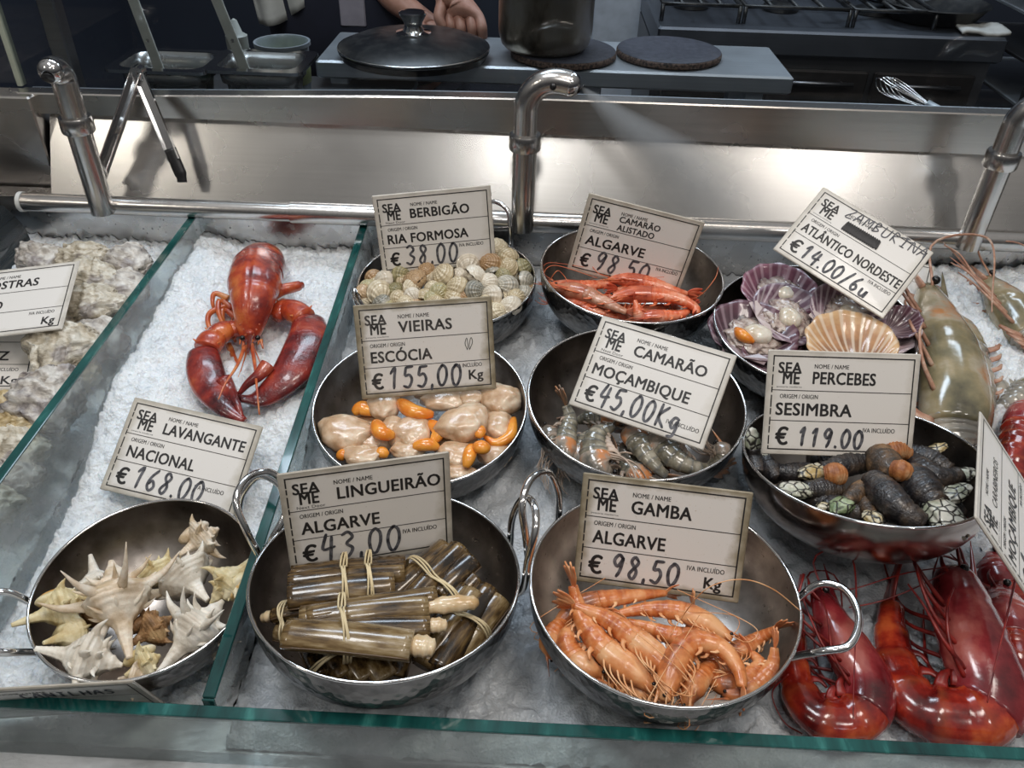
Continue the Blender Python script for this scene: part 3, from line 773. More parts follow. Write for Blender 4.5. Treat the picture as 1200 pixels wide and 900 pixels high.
    MB().blob(hc+V(0, -.103, -.025), (V(.014,0,0), V(0,.018,0), V(0,0,.024)), 2).build('nose', M['skin'], r)
    MB().blob(hc+V(0, -.088, -.06), (V(.024,0,0), V(0,.008,0), V(0,0,.007)), 2).build('mouth', plain('lips', (.4,.15,.13), .4), r)
    # pale patch on the tunic
    q = aty(413, 9, by-.13); mb = MB(); mb.box(q, (V(1,0,0), V(0,1,0), V(0,0,1)), (.022, .004, .03), .002); tag(mb.build('patch', plain('lavender_patch', (.32,.3,.36), .7), r, smooth=False), 'pale lavender patch')
    return bx, by
bx, by = cook()
# pale cloth hanging at the cook's side
mb = MB(); nx, ny = 20, 26; vs = []
p0, p1_, p2_, p3 = aty(303, 0, 1.12), aty(362, 0, 1.12), aty(300, 28, 1.12), aty(330, 22, 1.12)
top_l, top_r = V(-.66, 1.13, .50), V(-.585, 1.13, .50)
bl, br = aty(304, 29, 1.12), aty(362, 2, 1.12)
for j in range(ny):
    for i in range(nx):
        u, v = i/(nx-1), j/(ny-1)
        p = top_l.lerp(top_r, u).lerp(bl.lerp(br, u), v)
        vs.append(p+V(0, .012*math.sin(u*11+v*1.5)+.006*noise.noise(V(u*5, v*5, 3)), -.012*math.sin(u*PI)*v))
mb.add(vs, [[j*nx+i, j*nx+i+1, (j+1)*nx+i+1, (j+1)*nx+i] for j in range(ny-1) for i in range(nx-1)])
o = mb.build('side_cloth', M['white_cloth']); o.modifiers.new('t', 'SOLIDIFY').thickness = .006
tag(o, 'pale cloth hanging at the left side of the person in navy', 'cloth')
# ------------------------------------------------------------------ steel bowls
def bprof(R, H, t, n=18):
    """half profile radius at depth fraction, bottom to rim"""
    out = []
    for i in range(n+1):
        k = i/n; k = k**1.35
        out.append((max(.001, (R-t)*(1-(1-k)**2.5)**.52 if k > 0 else .001), H*k+(t if t else 0)*(1-k)))
    return out
class Bowl:
    def __init__(s, key, c, tx, ty, label, R=.1, H=.0745, pile=.03, handles=()):
        s.c = Vector(c); s.R, s.H, s.pile = R, H, pile
        s.n = V(math.sin(math.radians(ty)), -math.sin(math.radians(tx)), 1).normalized()
        s.o = s.c - s.n*H
        r = thing('steel_bowl', label, 'bowl', s.o, 'steel bowls of seafood on the ice'); s.root = r
        po = bprof(R, H, 0); pi_ = bprof(R, H, .0016)
        MB().lathe([(.001, 0), (R*.38, .0)] + [p for p in po if p[0] > R*.42], s.o, s.n, 72, caps=False).build('outer_wall', M['bowl_smooth' if key == 'perc' else 'bowl_out'], r)
        MB().lathe(pi_, s.o, s.n, 72, caps=False).build('inner_wall', M[{'gamba':'bowl_in_lit', 'vieiras':'bowl_in_half_lit', 'canil':'bowl_in_half_lit', 'alist':'bowl_in_half_lit'}.get(key, 'bowl_in')], r)
        e1 = s.n.orthogonal().normalized(); e2 = s.n.cross(e1)
        MB().loop([s.c+(e1*math.cos(a)+e2*math.sin(a))*(R-.0008) for a in np.linspace(0, 2*PI, 80, endpoint=False)], .0013, 8).build('rim', M['polished'], r)
        s.pi = pi_
        for (az, out, rise, half) in handles:
            a = math.radians(az); X = V(1,0,0); X = (X-s.n*X.dot(s.n)).normalized(); Y = s.n.cross(X)
            def q(da, rad, h): 
                aa = a+da; return s.c+(X*math.cos(aa)+Y*math.sin(aa))*rad+s.n*h
            rod = .0029; hw = half
            pts = [q(-hw*.95, R*.985, -.020), q(-hw, R+.0035, -.012), q(-hw*1.05, R+.45*out, rise*.35), q(-hw*.75, R+.86*out, rise*.85), q(0, R+out, rise), q(hw*.75, R+.86*out, rise*.85), q(hw*1.05, R+.45*out, rise*.35), q(hw, R+.0035, -.012), q(hw*.95, R*.985, -.020)]
            MB().sweep(pts, rod, n=52, seg=12).build('handle', M['polished'], r)
    def rin(s, d):
        """inner radius at depth d below the rim"""
        h = s.H-d
        if h <= .0016: return 0
        for (r0, h0), (r1, h1) in zip(s.pi, s.pi[1:]):
            if h0 <= h <= h1: return r0+(r1-r0)*(h-h0)/max(1e-9, h1-h0)
        return s.pi[-1][0]
    def S(s, px, py, dh=0.0, pad=.008):
        d = ray(px, py)
        # start a little above the rim plane
        t = ((s.c+s.n*.03-CAM).dot(s.n))/d.dot(s.n)
        p = CAM+d*t
        for i in range(400):
            q = p-s.c; dep = -q.dot(s.n); rad = (q+s.n*dep).length
            dome = s.pile
            if dep >= dome-dh: break
            if dep > 0 and rad >= s.rin(min(dep+pad*.5, s.H))-pad: 
                # must be on the far wall side (walking inwards from the near side is fine)
                if (q+s.n*dep).dot(d-s.n*d.dot(s.n)) > 0: break
            p = p+d*(.0015/d.length)
        return p
B = {}
B['canil'] = Bowl('canil', (-.397, .012, .055), 4.6, -.8, 'small steel bowl of spiny sea snails left of the glass divider', .083, .062, .024, handles=((40, .035, .030, .28), (205, .040, .012, .26)))
B['ling'] = Bowl('ling', (-.2094, .0128, .0775), -6.3, .6, 'steel bowl holding bundles of razor clams at the front', pile=.028, handles=((156, .026, .043, .22), (16, .012, .048, .22)))
B['gamba'] = Bowl('gamba', (-.0022, .0142, .0772), 0, .6, 'steel bowl of small orange shrimp at the front', pile=.036, handles=((152, .016, .050, .24), (-12, .036, .012, .25)))
B['vieiras'] = Bowl('vieiras', (-.2094, .2093, .0857), 7.6, -.5, 'steel bowl of shelled scallops with orange roe', pile=.025)
B['moc'] = Bowl('moc', (-.0097, .2102, .1032), 6.7, .6, 'steel bowl of raw grey prawns in the middle', pile=.040)
B['perc'] = Bowl('perc', (.1767, .138, .1056), -10.3, -2.3, 'steel bowl of dark goose barnacles at the right', pile=.024)
B['berb'] = Bowl('berb', (-.2056, .4105, .1049), 2.3, -2.6, 'steel bowl heaped with cockles at the back', pile=.011, handles=((62, .010, .046, .22), (205, .004, -.002, .22)))
B['alist'] = Bowl('alist', (-.0013, .4042, .1284), 2.6, 2.0, 'steel bowl of slim red striped shrimp at the back', pile=.030)
B['zamb'] = Bowl('zamb', (.1778, .3246, .1214), 6.0, -3.6, 'steel bowl of small scallops on the half shell', pile=.016)

# ------------------------------------------------------------------ price signs
CW, CH = .128, .090
def card_mat(name, dirt):
    n = N(name)
    sx = n.n('SeparateXYZ'); n.l(n.tc.outputs['Object'], sx.inputs[0])
    ex = n.math('DIVIDE', n.math('ABSOLUTE', sx.outputs[0]), CW/2); ey = n.math('DIVIDE', n.math('ABSOLUTE', sx.outputs[1]), CH/2)
    e = n.math('MAXIMUM', ex, ey)
    e = n.math('ADD', e, n.math('MULTIPLY', n.math('SUBTRACT', n.noise(55, 6), .5), .3))
    c = n.ramp(e, [(.8, (.80,.765,.72)), (.93, tuple(a+(b-a)*dirt for a, b in zip((.72,.68,.62), (.36,.31,.22)))), (1.05, tuple(a+(b-a)*dirt for a, b in zip((.6,.56,.5), (.22,.18,.11))))])
    sp = n.ramp(n.noise(420, 3), [(.66, (1,1,1)), (.74, (.72,.66,.55))])
    c = n.mix(.25+.5*dirt, c, sp, 'MULTIPLY')
    n.set(base=c, rough=.33, coat=.25); return n.m
CARD = [card_mat('laminated_card_clean', .12), card_mat('laminated_card_worn', .45), card_mat('laminated_card_stained', .95)]
M['ink'] = plain('black_print', (.02,.018,.018), .5)
M['ink_faded'] = plain('faded_print', (.055,.05,.047), .5, var=.7, scale=160)
M['marker'] = N('marker_ink').m
def marker():
    n = N('marker_ink'); n.set(base=n.ramp(n.noise(260, 4), [(.35, (.03,.03,.038)), (.7, (.17,.17,.185))]), rough=.5); return n.m
M['marker'] = marker()
M['scribble'] = plain('black_scribble', (.015,.015,.017), .45, var=.6, scale=400)

_tc = {}
def glyphs(txt, bold):
    k = (txt, bold)
    if k in _tc: return _tc[k]
    c = bpy.data.curves.new('t', 'FONT'); c.body = txt; c.offset = bold; c.resolution_u = 3; c.fill_mode = 'FRONT'; c.space_character = 1.04 if bold < .012 else 1.08
    o = bpy.data.objects.new('t', c); COL.objects.link(o)
    me = bpy.data.meshes.new_from_object(o.evaluated_get(bpy.context.evaluated_depsgraph_get()))
    vs = [v.co.copy() for v in me.vertices]; fs = [list(p.vertices) for p in me.polygons]
    bpy.data.objects.remove(o); bpy.data.curves.remove(c); bpy.data.meshes.remove(me)
    _tc[k] = (vs, fs); return vs, fs
ZT = .00115
def text(mb, txt, x0, x1, v, cap, bold=.012, fit=True, z=ZT, rot=0.0):
    """txt with baseline at v (from card top, 0..1), cap height as a share of card height, spanning x0..x1"""
    vs, fs = glyphs(txt, 0.0)
    xs = [p.x for p in vs]; w = max(xs)-min(xs); sy = cap*CH/.69
    sx = (x1-x0)*CW/w if fit else sy*.9
    ox = -CW/2+x0*CW; oy = CH/2-v*CH
    out = []
    for p in vs:
        x, y = (p.x-min(xs))*sx, p.y*sy
        out.append(V(ox+x, oy+y, z))
    t = bold*cap*CH*2.6                       # heavier strokes: overlaid copies
    for k, (dx, dy) in enumerate(((0,0),(-1,.6),(1,.6),(-1,-.6),(1,-.6),(0,1),(0,-1)) if bold > .01 else ((0,0),(1,0),(-1,0)) if bold > .004 else ((0,0),)):
        mb.add([p+V(dx*t, dy*t*.8, k*.000004) for p in out], fs)
ST = {
 '0': [[(.5,1),(.2,.8),(.12,.45),(.3,.05),(.6,.02),(.85,.4),(.8,.8),(.5,1),(.35,.95)]],
 '1': [[(.2,.72),(.55,1),(.5,.5),(.48,0)]], '3': [[(.15,.9),(.5,1),(.78,.78),(.45,.55),(.82,.32),(.5,.0),(.1,.12)]],
 '4': [[(.35,1),(.12,.42),(.85,.46)],[(.68,.9),(.6,-.1)]], '5': [[(.85,1),(.3,.97)],[(.3,.97),(.22,.58),(.6,.62),(.82,.35),(.55,.0),(.12,.08)]],
 '6': [[(.7,1),(.3,.65),(.15,.25),(.45,0),(.75,.22),(.5,.48),(.2,.3)]], '8': [[(.75,.85),(.45,1),(.25,.78),(.7,.35),(.5,0),(.2,.2),(.72,.7),(.75,.85)]],
 '9': [[(.8,.85),(.45,1),(.18,.72),(.45,.48),(.8,.85)],[(.8,.85),(.68,.3),(.5,0)]], '.': [[(.4,.04),(.5,.0)]], ',': [[(.5,.08),(.4,-.15)]],
 '/': [[(.85,1.05),(.15,-.1)]], 'u': [[(.15,.5),(.2,.05),(.6,.05),(.75,.5),(.8,0)]], 'K': [[(.2,1),(.2,0)],[(.8,.95),(.22,.45),(.85,0)]], 'g': [[(.75,.55),(.4,.6),(.2,.3),(.5,.1),(.75,.5),(.75,-.2),(.3,-.3)]],
 'E': [[(.9,.85),(.5,.95),(.25,.5),(.5,.03),(.9,.15)],[(.05,.62),(.7,.62)],[(.02,.38),(.65,.38)]],
 'Z': [[(.1,.95),(.85,.95),(.1,.05),(.9,.05)]], 'A': [[(.05,0),(.5,1),(.9,0)],[(.25,.4),(.75,.4)]], 'M': [[(.05,0),(.15,1),(.5,.4),(.85,1),(.95,0)]],
 'B': [[(.2,0),(.2,1),(.7,.8),(.25,.55),(.8,.3),(.2,0)]], 'U': [[(.1,1),(.15,.15),(.5,0),(.85,.2),(.88,1)]], 'R': [[(.15,0),(.18,1),(.75,.8),(.2,.5),(.85,0)]],
 'I': [[(.5,1),(.5,0)],[(.25,1),(.75,1)],[(.25,0),(.75,0)]], 'N': [[(.12,0),(.12,1),(.85,0),(.85,1)]], '~': [[(.1,.4),(.35,.6),(.6,.4),(.9,.6)]], 'L': [[(.2,1),(.2,0),(.8,.02)]], 'S': [[(.85,.9),(.4,1),(.25,.7),(.75,.35),(.5,0),(.1,.1)]],
 'C': [[(.85,.85),(.4,1),(.12,.5),(.4,0),(.85,.15)]], 'H': [[(.15,1),(.15,0)],[(.85,1),(.85,0)],[(.15,.5),(.85,.5)]], ' ': []}
def pen(mb, txt, x0, x1, v, cap, w=.0013, slant=.12, z=ZT+.00012, drift=0.0, jit=.05):
    n = len(txt); adv = []
    for ch in txt: adv.append(.45 if ch in '.,' else 1.0)
    tot = sum(adv); x = 0; h = cap*CH; W = (x1-x0)*CW
    rr = random.Random(hash_s(txt))
    for ch, a in zip(txt, adv):
        cw = W*a/tot
        for st in ST.get(ch, []):
            pts = [V(-CW/2+x0*CW+(x+a*.1)*W/tot+(px*.86+py*slant)*cw*.95+rr.uniform(-jit, jit)*cw*.3, CH/2-v*CH+py*h+rr.uniform(-jit, jit)*h*.3+drift*(x/tot)*CH, z) for px, py in st]
            mb.sweep(pts, (w, .00008), side=None, seg=6, n=max(4, len(pts)*4)) if False else ribbon(mb, pts, w)
        x += a
def hash_s(s_): return sum((i+1)*ord(c) for i, c in enumerate(s_))
def ribbon(mb, pts, w):
    pts = resample(pts, max(4, len(pts)*5)); N_ = len(pts); vs = []; z = V(0,0,1)
    for i, p in enumerate(pts):
        t = (pts[min(N_-1, i+1)]-pts[max(0, i-1)]).normalized(); s = z.cross(t)
        k = w*(.75 if i in (0, N_-1) else 1.0)
        vs += [p-s*k, p+s*k]
    mb.add(vs, [[2*i, 2*i+1, 2*i+3, 2*i+2] for i in range(N_-1)])
    for e in (pts[0], pts[-1]):
        mb.add([e+V(math.cos(a), math.sin(a), 0)*w*.8 for a in np.linspace(0, 2*PI, 9)[:-1]], [list(range(8))])
def rect(mb, x0, x1, v0, v1, z=ZT): 
    f = lambda x, v: V(-CW/2+x*CW, CH/2-v*CH, z)
    mb.quad(f(x0, v1), f(x1, v1), f(x1, v0), f(x0, v0))

POSE = {
'gamba':((-0.002, 0.0511, 0.0891),(0.9894, -0.1419, 0.0319),(0.0321, 0.4269, 0.9037)),
'ling':((-0.2274, 0.0527, 0.1001),(0.9567, 0.2901, -0.0252),(-0.0338, 0.1963, 0.98)),
'perc':((0.1566, 0.1692, 0.1362),(0.9999, 0.0099, 0.0071),(-0.0111, 0.4914, 0.8709)),
'vieiras':((-0.2063, 0.2425, 0.1257),(0.981, 0.1938, 0.0109),(-0.081, 0.3577, 0.9303)),
'moc':((0.0013, 0.2086, 0.1239),(0.9111, -0.4114, -0.0259),(0.3232, 0.6738, 0.6645)),
'berb':((-0.2184, 0.4292, 0.1551),(0.9817, 0.1805, 0.0614),(-0.0833, 0.1163, 0.9897)),
'alist':((0.0, 0.4186, 0.151),(0.9791, -0.0599, -0.1945),(0.1993, 0.0888, 0.9759)),
'zamb':((0.2147, 0.3724, 0.1787),(0.7879, -0.5486, -0.2798),(0.604, 0.5999, 0.5247)),
'lav':((-0.4266, 0.1643, 0.0447),(0.9836, -0.1457, -0.1066),(0.1805, 0.7946, 0.5797)),
'canil':((-0.4284, -0.0764, 0.0333),(0.9891, 0.1448, -0.0271),(0.0779, -0.3577, 0.9306)),
'ost':((-0.6427, 0.3091, 0.1156),(0.9874, 0.1005, 0.122),(-0.1369, 0.9294, 0.3427)),
'oz':((-0.6864, 0.2821, 0.0695),(0.9782, 0.1889, -0.0861),(-0.1287, 0.8774, 0.4622)),
'carab':((0.2445, 0.052, 0.1383),(0.4068, 0.9135, -0.0034),(-0.63, 0.2832, 0.7231)),
'hid':((0.2882, 0.4711, 0.0949),(0.9161, -0.4003, -0.0247),(0.3902, 0.8754, 0.2854)),
}
def sign(key, label, name, nx, origin, ox, price, px, dirt=0, iva=(.68, .89, .735), kg=None, tag_line=True, extra=None, pv=.90, pcap=.2, faded=False, ncap=.112):
    c, X, Y = POSE[key]; X = Vector(X).normalized(); Y = Vector(Y); Y = (Y-X*Y.dot(X)).normalized(); Z = X.cross(Y)
    r = thing('price_sign', label, 'sign', c, 'laminated price signs on the ice')
    k_ = 1.0
    if key == 'carab': k_ = 1.02; c = CAM+(Vector(c)-CAM)*k_          # a slightly larger card lying lower on the prawns
    mt = Matrix((X*k_, Y*k_, Z*k_)).transposed().to_4x4(); mt.translation = Vector(c); r.matrix_world = mt
    def fin(mb, nm, mat, smooth=False):
        me = bpy.data.meshes.new(nm); me.from_pydata([tuple(v) for v in mb.v], [], mb.f); me.update(); me.materials.append(mat)
        o = bpy.data.objects.new(nm, me); COL.objects.link(o); o.parent = r; return o
    mb = MB(); mb.box((0,0,0), ((1,0,0),(0,1,0),(0,0,1)), (CW/2, CH/2, .001), .0008); fin(mb, 'card', CARD[dirt])
    mb = MB(); a, b, t = .035, .05, .0085; tv = t*CW/CH
    rect(mb, a, 1-a, b, b+tv); rect(mb, a, 1-a, 1-b-tv, 1-b)
    k = 0; v = b
    while v < 1-b-.02:                                  # left edge is a worn broken line
        L = .03+.05*((k*37) % 10)/10; rect(mb, a, a+t, v, min(1-b, v+L)); v += L+.012*(k % 3); k += 1
    rect(mb, 1-a-t, 1-a, b, 1-b)
    rect(mb, a, 1-a, .375, .375+tv*.6); rect(mb, a, 1-a, .665, .665+tv*.6)
    ink = M['ink_faded'] if faded else M['ink']
    text(mb, 'SEA', .075, .225, .215, .10, .014); text(mb, 'ME', .108, .215, .318, .115, .013)
    if tag_line: text(mb, 'Next Door', .085, .25, .362, .028, .0)
    else: text(mb, 'peixaria moderna', .07, .235, .352, .014, .0)
    text(mb, 'NOME / NAME', .31, .535, .165, .04, .008)
    if isinstance(name, str) and name: text(mb, name, nx[0], nx[1], .31, ncap, .013 if ncap > .1 else .006)
    elif name:
        for i, l_ in enumerate(name): text(mb, l_, nx[0], nx[1]+(-.03 if i else 0), .25+.105*i, .072, .014)
    if origin: text(mb, origin, ox[0], ox[1], .615, .115, .013)
    text(mb, 'ORIGEM / ORIGIN', .095, .345, .455, .04, .008)
    if price: text(mb, '\u20ac', .085, .165, .90, .16, .013)
    if iva: text(mb, 'IVA INCLU\u00cdDO', iva[0], iva[1], iva[2], .042, .008)
    if kg: text(mb, 'Kg', kg[0], kg[1], kg[2], .10, .013)
    fin(mb, 'printed_face', ink)
    if price:
        mb = MB(); pen(mb, price, px[0], px[1], pv, pcap, drift=-.02); fin(mb, 'handwritten_price', M['marker'])
    if extra: extra(fin)
    return r
def leaf_doodle(fin):
    mb = MB(); f = lambda x, v: V(-CW/2+x*CW, CH/2-v*CH, ZT)
    ribbon(mb, [f(.80,.55), f(.785,.48), f(.80,.42), f(.805,.5), f(.80,.55)], .0003); ribbon(mb, [f(.815,.55), f(.84,.47), f(.83,.42), f(.815,.5), f(.815,.55)], .0003)
    fin(mb, 'printed_leaf', M['ink'])
def zamb_extra(fin):
    mb = MB(); pen(mb, 'ZAMBURI\u00d1A'.replace('\u00d1', 'N'), .27, .97, .185, .13, w=.0007, drift=.05); ribbon(mb, [V(.03, .0405, ZT+.0002), V(.034, .0418, ZT+.0002), V(.038, .0405, ZT+.0002), V(.042, .0418, ZT+.0002)], .0006)
    fin(mb, 'handwritten_name', M['marker'])
    mb = MB()
    for k in range(16):
        x = .33+.0185*k; f = lambda x, v: V(-CW/2+x*CW, CH/2-v*CH, ZT+.0003+k*.00001)
        ribbon(mb, [f(x, .34), f(x+.012, .225), f(x+.024, .335)], .0014)
    fin(mb, 'crossed_out_name', M['scribble'])
sign('gamba', 'stained sign reading GAMBA standing in the front shrimp bowl', 'GAMBA', (.31,.665), 'ALGARVE', (.095,.53), '98,50', (.21,.64), 2, kg=(.785,.885,.90), tag_line=False, iva=(.675,.895,.755))
sign('ling', 'sign reading LINGUEIR\u00c3O behind the razor clam bundles', 'LINGUEIR\u00c3O', (.325,.935), 'ALGARVE', (.095,.555), '43,00', (.175,.68), 1, iva=(.69,.90,.76), pcap=.25)
sign('perc', 'clean upright sign reading PERCEBES in the barnacle bowl', 'PERCEBES', (.305,.715), 'SESIMBRA', (.075,.575), '119.00', (.22,.67), 0, tag_line=False, iva=(.66,.87,.76), pcap=.17)
sign('vieiras', 'yellowed grimy sign reading VIEIRAS behind the scallops', 'VIEIRAS', (.31,.695), 'ESC\u00d3CIA', (.095,.535), '155,00', (.19,.75), 2, kg=(.80,.905,.87), tag_line=False, extra=leaf_doodle, iva=(.70,.90,.735), faded=True, pcap=.22)
sign('moc', 'tilted sign reading CAMAR\u00c3O above the raw grey prawns', 'CAMAR\u00c3O', (.315,.845), 'MO\u00c7AMBIQUE', (.08,.795), '45,00Kg', (.18,.8), 0, iva=(.70,.93,.86), pcap=.22)
sign('berb', 'sign reading BERBIG\u00c3O half sunk in the cockles', 'BERBIG\u00c3O', (.3,.80), 'RIA FORMOSA', (.085,.775), '38,00', (.2,.68), 0, iva=(.69,.90,.735), pcap=.24)
sign('alist', 'tilted sign reading CAMAR\u00c3O ALISTADO in the slim red shrimp bowl', ['CAMAR\u00c3O', 'ALISTADO'], (.31,.66), 'ALGARVE', (.085,.60), '98,50', (.2,.7), 1, tag_line=False, iva=(.74,.93,.73), pcap=.23)
sign('zamb', 'strongly tilted sign with crossed out name over the half shell scallops', None, None, 'ATL\u00c2NTICO NORDESTE', (.075,.945), '14.00/6u', (.185,.80), 0, tag_line=False, extra=zamb_extra, iva=(.74,.93,.735), pcap=.18)
sign('lav', 'sign reading LAVANGANTE lying on the ice below the lobster', 'LAVANGANTE', (.3,.92), 'NACIONAL', (.1,.61), '168.00', (.2,.74), 1, tag_line=False, iva=(.66,.88,.78), pcap=.22)
def canil_extra(fin):
    mb = MB(); pen(mb, 'CANILHAS', .38, .86, .30, .13, w=.0009); fin(mb, 'handwritten_name', M['marker'])
sign('canil', 'dull sign reading CANILHAS leaning behind the front glass', None, None, None, None, None, None, 1, tag_line=False, extra=canil_extra, iva=None)
sign('ost', 'upper sign ending in OSTRAS lying on the oysters, cut off by the photo edge', 'OSTRAS', (.31,.70), 'O', (.385,.455), None, None, 0, kg=(.82,.92,.9), iva=(.7,.9,.75))
sign('oz', 'lower sign ending in OZ lying on the oysters, cut off by the photo edge', None, None, 'OZ', (.62,.80), None, None, 0, kg=(.78,.9,.92), iva=(.66,.89,.755))
sign('carab', 'sign turned sideways reading MO\u00c7AMBIQUE among the big red prawns', 'CARABINEIROS', (.31,.74), 'MO\u00c7AMBIQUE', (.08,.75), '1', (.2,.28), 0, ncap=.075, tag_line=False, iva=(.68,.89,.735))
sign('hid', 'sign mostly hidden behind the crossed out half shell scallop sign', None, None, None, None, None, None, 0, tag_line=False, iva=None)
# ------------------------------------------------------------------ shrimp and prawns
def shrimp_mats(key, shell, deep, head, thin, bands=None, rough=.24, s=.12, coat=.4, scale=70, tail=None, tr=0):
    d = dict(body=organic(key+'_shell', shell, scale, rough, .25, 260, .0008, s, coat, bands),
             head=organic(key+'_carapace', head, scale*.6, rough, .25, 220, .0008, s, coat),
             thin=organic(key+'_limbs', thin, 90, .35, .1, s=.05),
             tail=organic(key+'_tail', tail or deep, 90, .3, .2, s=.1, coat=.3), eye=M['eye'])
    return d
M['eye'] = plain('prawn_eye', (.008,.007,.007), .15)
SM = {}
SM['gamba'] = shrimp_mats('gamba', [(.3, (.42,.095,.02)), (.5, (.62,.19,.05)), (.72, (.76,.34,.14))], [(.3, (.66,.2,.07)), (.7, (.85,.42,.2))], [(.26, (.17,.06,.03)), (.4, (.5,.15,.045)), (.55,(.66,.26,.09)), (.72, (.78,.42,.2))], [(.3, (.66,.26,.09)), (.7, (.85,.5,.26))], bands=(7, (.8,.4,.18), .3), s=.05, coat=.22, rough=.3)
SM['alist'] = shrimp_mats('alistado', [(.3, (.62,.09,.03)), (.5, (.8,.18,.07)), (.72, (.88,.36,.22))], [(.3, (.62,.07,.03)), (.7, (.8,.18,.09))], [(.3, (.5,.1,.05)), (.5, (.78,.2,.1)), (.7, (.85,.42,.3))], [(.3, (.62,.1,.04)), (.7, (.82,.25,.1))], bands=(7, (.85,.35,.2), .4))
SM['alist2'] = shrimp_mats('alistado_brown', [(.3, (.35,.12,.06)), (.5, (.55,.25,.15)), (.72, (.72,.42,.3))], [(.3, (.6,.1,.05)), (.7, (.75,.25,.14))], [(.3, (.45,.12,.06)), (.6, (.65,.28,.16))], [(.3, (.62,.1,.04)), (.7, (.82,.25,.1))], bands=(7, (.72,.4,.28), .4))
SM['moc'] = shrimp_mats('grey_prawn', [(.28, (.11,.10,.07)), (.5, (.25,.225,.165)), (.74, (.42,.38,.3))], [(.3, (.16,.15,.13)), (.7, (.5,.24,.12))], [(.3, (.13,.12,.1)), (.5, (.36,.3,.24)), (.68, (.6,.24,.09))], [(.3, (.28,.22,.17)), (.7, (.55,.42,.33))], bands=(6, (.075,.08,.085), .65), rough=.16, coat=.7)
SM['carab'] = shrimp_mats('red_prawn', [(.28, (.07,.004,.004)), (.48, (.22,.013,.008)), (.6, (.36,.032,.013)), (.75, (.52,.09,.025))], [(.3, (.2,.01,.01)), (.7, (.42,.04,.025))], [(.25, (.05,.004,.006)), (.45, (.16,.012,.016)), (.6, (.27,.03,.034)), (.76, (.42,.11,.09))], [(.3, (.10,.005,.005)), (.7, (.28,.02,.014))], bands=(6, (.45,.10,.03), .3), rough=.17, coat=.7, scale=34, s=.0)
SM['tiger'] = shrimp_mats('tiger_prawn', [(.28, (.16,.15,.13)), (.5, (.36,.33,.27)), (.75, (.55,.5,.42))], [(.3, (.2,.15,.1)), (.7, (.5,.3,.18))], [(.22, (.06,.055,.04)), (.4, (.19,.165,.095)), (.55, (.31,.25,.14)), (.67, (.42,.36,.26)), (.8, (.5,.22,.08))], [(.3, (.34,.16,.1)), (.6, (.5,.28,.19)), (.8, (.6,.45,.35))], bands=(6, (.12,.12,.115), .5), rough=.13, coat=.8, scale=24, s=.1)

